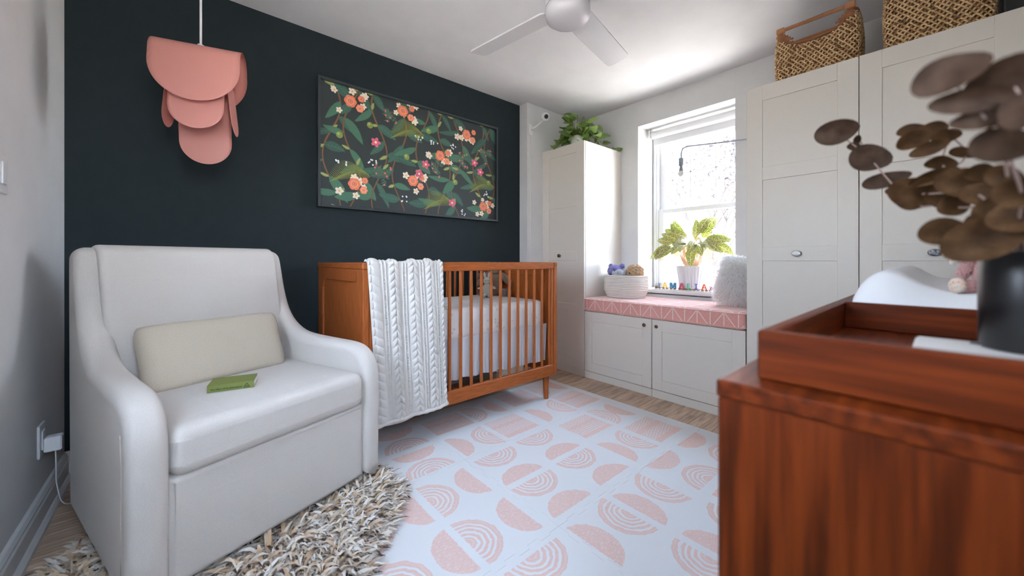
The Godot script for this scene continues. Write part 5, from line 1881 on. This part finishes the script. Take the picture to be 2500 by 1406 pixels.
# ------------------------------------------------------------------ plants
func plants() -> void:
	var r := RandomNumberGenerator.new()
	r.seed = 33
	# variegated plant in a fluted pot on the sill
	var c := Vector3(3.712, 0.742, 1.195)
	var t := thing("plant_pot", "white fluted pot on the window sill", "pot", c)
	var st := mb()
	var rows := []
	for p in [[0.0, 0.0], [0.088, 0.0], [0.092, 0.006], [0.123, 0.205], [0.121, 0.21], [0.113, 0.208], [0.11, 0.18], [0.0, 0.18]]:
		var ring := PackedVector3Array()
		for k in 120:
			var a := TAU * k / 120
			var fl := 1.0 - (0.085 * absf(sin(a * 13.0)) if p[0] > 0.09 and p[1] < 0.2 else 0.0)
			ring.append(Vector3(cos(a) * p[0] * fl, p[1], sin(a) * p[0] * fl))
		rows.append(ring)
	surf(st, rows, true)
	put(st, "pot_body", mat(Color(0.84, 0.83, 0.85), 0.35), t)
	var pl := thing("variegated_plant", "variegated green and cream leafy plant in the fluted pot", "plant", c + Vector3(0, 0.181, 0))
	st = mb()
	lathe(st, [[0.0, 0.002], [0.1, 0.002], [0.104, -0.006], [0.0, -0.006]], 24)
	put(st, "soil", M.soil, pl)
	var kinds := [leaf_mesh(0.17, 0.08, 1.0, 0.22), leaf_mesh(0.19, 0.085, 1.5, 0.18), leaf_mesh(0.15, 0.07, 0.6, 0.25)]
	for i in 60:
		var a := TAU * i / 60 * 7.0 + r.randf_range(-0.3, 0.3)
		var f := r.randf_range(0.1, 1.0)
		var d := Vector3(cos(a) * 0.5, 0, sin(a))
		var base := Vector3(cos(a) * 0.03, 0.0, sin(a) * 0.03)
		var tip := base + d * (0.03 + 0.18 * f) + Vector3(0, 0.10 + 0.20 * (1.0 - f * 0.65) + r.randf_range(-0.02, 0.03), 0)
		st = mb()
		tube(st, smooth_pts([base, base.lerp(tip, 0.5) + Vector3(0, 0.03, 0), tip], 4), 0.0028, 6)
		put(st, "stalk", M.pale_stem, pl)
		var out := Vector3(cos(a), 0, sin(a))
		var up := (out * (0.35 + 0.6 * f) + Vector3(0, 0.7 - 1.15 * f, 0)).normalized()
		var face := (Vector3.UP * 0.45 + out * 0.7 + Vector3(-0.5, 0, 0.2)).slide(up).normalized()
		var bas := Basis(up.cross(face), up, face).rotated(up, r.randf_range(-0.6, 0.6))
		put_mesh(kinds[r.randi() % 3], "leaf", M.variegated, pl, Transform3D(bas.scaled(Vector3.ONE * r.randf_range(0.85, 1.15)), tip))
	# pothos on the tall cabinet
	var pc := Vector3(3.19, 2.03, 0.37)
	t = thing("plant_pot", "small white pot half hidden by pothos on the tall cabinet", "pot", pc)
	st = mb()
	lathe(st, [[0.0, 0.0], [0.055, 0.0], [0.075, 0.12], [0.07, 0.12], [0.066, 0.10], [0.0, 0.10]], 28)
	put(st, "pot_body", M.porcelain, t)
	var po := thing("pothos", "green trailing pothos on top of the tall white cabinet", "plant", pc + Vector3(0, 0.1, 0))
	st = mb()
	lathe(st, [[0.0, 0.002], [0.06, 0.002], [0.06, -0.004], [0.0, -0.004]], 20)
	put(st, "soil", M.soil, po)
	var heart := [leaf_mesh(0.10, 0.075, 0.7, 0.2, 0.8), leaf_mesh(0.085, 0.062, 1.0, 0.25, 0.8), leaf_mesh(0.115, 0.08, 0.5, 0.15, 0.8)]
	var mats := [M.pothos, M.pothos, M.pothos_deep, M.pothos_pale]
	var vines := []
	for i in 26:
		var a := TAU * i / 26 * 3.0 + r.randf_range(-0.25, 0.25)
		var reach := r.randf_range(0.06, 0.18)
		var hi := r.randf_range(-0.03, 0.24)
		vines.append([Vector3(cos(a) * 0.03, 0, sin(a) * 0.03), Vector3(cos(a) * reach * 0.6, hi + 0.03, sin(a) * reach * 0.6), Vector3(cos(a) * reach, hi, sin(a) * reach)])
	vines.append([Vector3(0, 0, 0.03), Vector3(0.06, 0.06, 0.1), Vector3(0.14, -0.04, 0.17), Vector3(0.22, -0.085, 0.20), Vector3(0.31, -0.07, 0.215), Vector3(0.35, -0.11, 0.245)])
	vines.append([Vector3(-0.03, 0, -0.03), Vector3(-0.09, 0.02, -0.12), Vector3(-0.16, -0.05, -0.20), Vector3(-0.20, -0.085, -0.23)])
	vines.append([Vector3(-0.03, 0, 0.0), Vector3(-0.12, 0.06, 0.02), Vector3(-0.17, 0.0, 0.05), Vector3(-0.18, -0.07, 0.06)])
	vines.append([Vector3(0, 0, 0.03), Vector3(-0.05, 0.10, 0.12), Vector3(-0.04, 0.08, 0.19), Vector3(0.02, -0.02, 0.2)])
	for v in vines:
		for k in v.size():
			v[k] = Vector3(minf(v[k].x, 0.31), v[k].y, maxf(v[k].z, -0.13))
		var sp := smooth_pts(v, 5)
		st = mb()
		tube(st, sp, 0.0022, 6)
		put(st, "vine", M.stem, po)
		var step := 3 if v.size() > 3 else 4
		for k in range(2, sp.size(), step):
			var p: Vector3 = sp[k]
			var d: Vector3 = (p * Vector3(1, 0.0, 1)).normalized()
			var a := r.randf_range(-0.9, 0.9)
			var up := (d.rotated(Vector3.UP, a) * 0.8 + Vector3(0, r.randf_range(-0.5, 0.7), 0)).normalized()
			var face := (Vector3.UP * 0.6 + Vector3(-0.6, 0, 0.5)).slide(up).normalized()
			var bas := Basis(up.cross(face), up, face).scaled(Vector3.ONE * r.randf_range(0.75, 1.15))
			if up.z < 0.0 and p.z < -0.08:
				up.z = -up.z
				face = (Vector3.UP * 0.6 + Vector3(-0.6, 0, 0.5)).slide(up).normalized()
				bas = Basis(up.cross(face), up, face)
			if p.y < -0.06:
				bas = bas.scaled(Vector3.ONE * 0.6)
			put_mesh(heart[r.randi() % 3], "leaf", mats[r.randi() % 4], po, Transform3D(bas, p))

# ------------------------------------------------------------------ small fittings
func small_things() -> void:
	# baby monitor camera on the white corner wall
	var t := thing("baby_monitor", "white wall camera with a black lens above the tall cabinet", "camera", Vector3(2.835, 2.205, 0.105))
	var st := mb()
	slab(st, rrect(0.045, 0.11, 0.02), 0.0, 0.014, 0.004, Transform3D(), 3)
	put(st, "mount", M.plastic, t)
	st = mb()
	tube(st, [Vector3(0.0, 0.0, 0.012), Vector3(0.03, 0.03, 0.05), Vector3(0.085, 0.09, 0.09)], 0.008, 10)
	put(st, "arm", M.plastic, t)
	var cam := Vector3(0.10, 0.125, 0.10)
	var look := Vector3(-0.45, -0.35, 0.8).normalized()
	var bas := Basis.looking_at(-look, Vector3.UP)
	st = mb()
	blob(st, cam, Vector3(0.038, 0.038, 0.03), bas, 24, 16)
	var hd := put(st, "camera_head", M.plastic, t)
	st = mb()
	blob(st, cam + look * 0.016, Vector3(0.024, 0.024, 0.017), bas, 20, 12)
	put(st, "lens", M.black, hd)
	st = mb()
	tube(st, [Vector3(0.0, -0.05, 0.004), Vector3(0.0, -0.6, 0.003), Vector3(0.002, -1.2, 0.003), Vector3(0.0, -2.0, 0.003)], 0.0022, 6)
	put(st, "cable", M.plastic, t)
	# outlet, plug-in charger and its cord by the corner
	t = thing("wall_outlet", "white wall outlet behind the armchair", "outlet", Vector3(0.0, 0.32, 0.385))
	put(bx(Vector3(0, -0.062, -0.04), Vector3(0.007, 0.062, 0.04), 0.004), "cover_plate", M.plastic, t)
	put(bx(Vector3(0.007, -0.036, -0.018), Vector3(0.011, 0.036, 0.018), 0.002), "socket", M.plastic, t)
	t = thing("charger", "white plug-in charger with a cord in the wall outlet", "charger", Vector3(0.012, 0.295, 0.385))
	put(bx(Vector3(0, -0.022, -0.022), Vector3(0.045, 0.032, 0.022), 0.004), "body", M.plastic, t)
	put(bx(Vector3(0.045, -0.018, -0.016), Vector3(0.0455, 0.026, 0.016), 0.0002), "printed_label", mat(Color(0.78, 0.72, 0.74), 0.6), t)
	st = mb()
	tube(st, smooth_pts([Vector3(0.026, -0.022, 0.0), Vector3(0.027, -0.08, -0.004), Vector3(0.028, -0.16, -0.01), Vector3(0.04, -0.26, -0.05), Vector3(0.09, -0.285, -0.10), Vector3(0.16, -0.287, -0.12), Vector3(0.26, -0.287, -0.15)], 5), 0.002, 6)
	put(st, "cord", M.plastic, t)
	t = thing("light_switch", "pale switch plate on the left wall at the picture edge", "switch", Vector3(0.0, 1.258, 0.80))
	put(bx(Vector3(0, -0.06, -0.045), Vector3(0.007, 0.06, 0.045), 0.004), "cover_plate", M.plastic, t)
	put(bx(Vector3(0.007, -0.033, -0.017), Vector3(0.011, 0.033, 0.017), 0.002), "rocker", M.plastic, t)
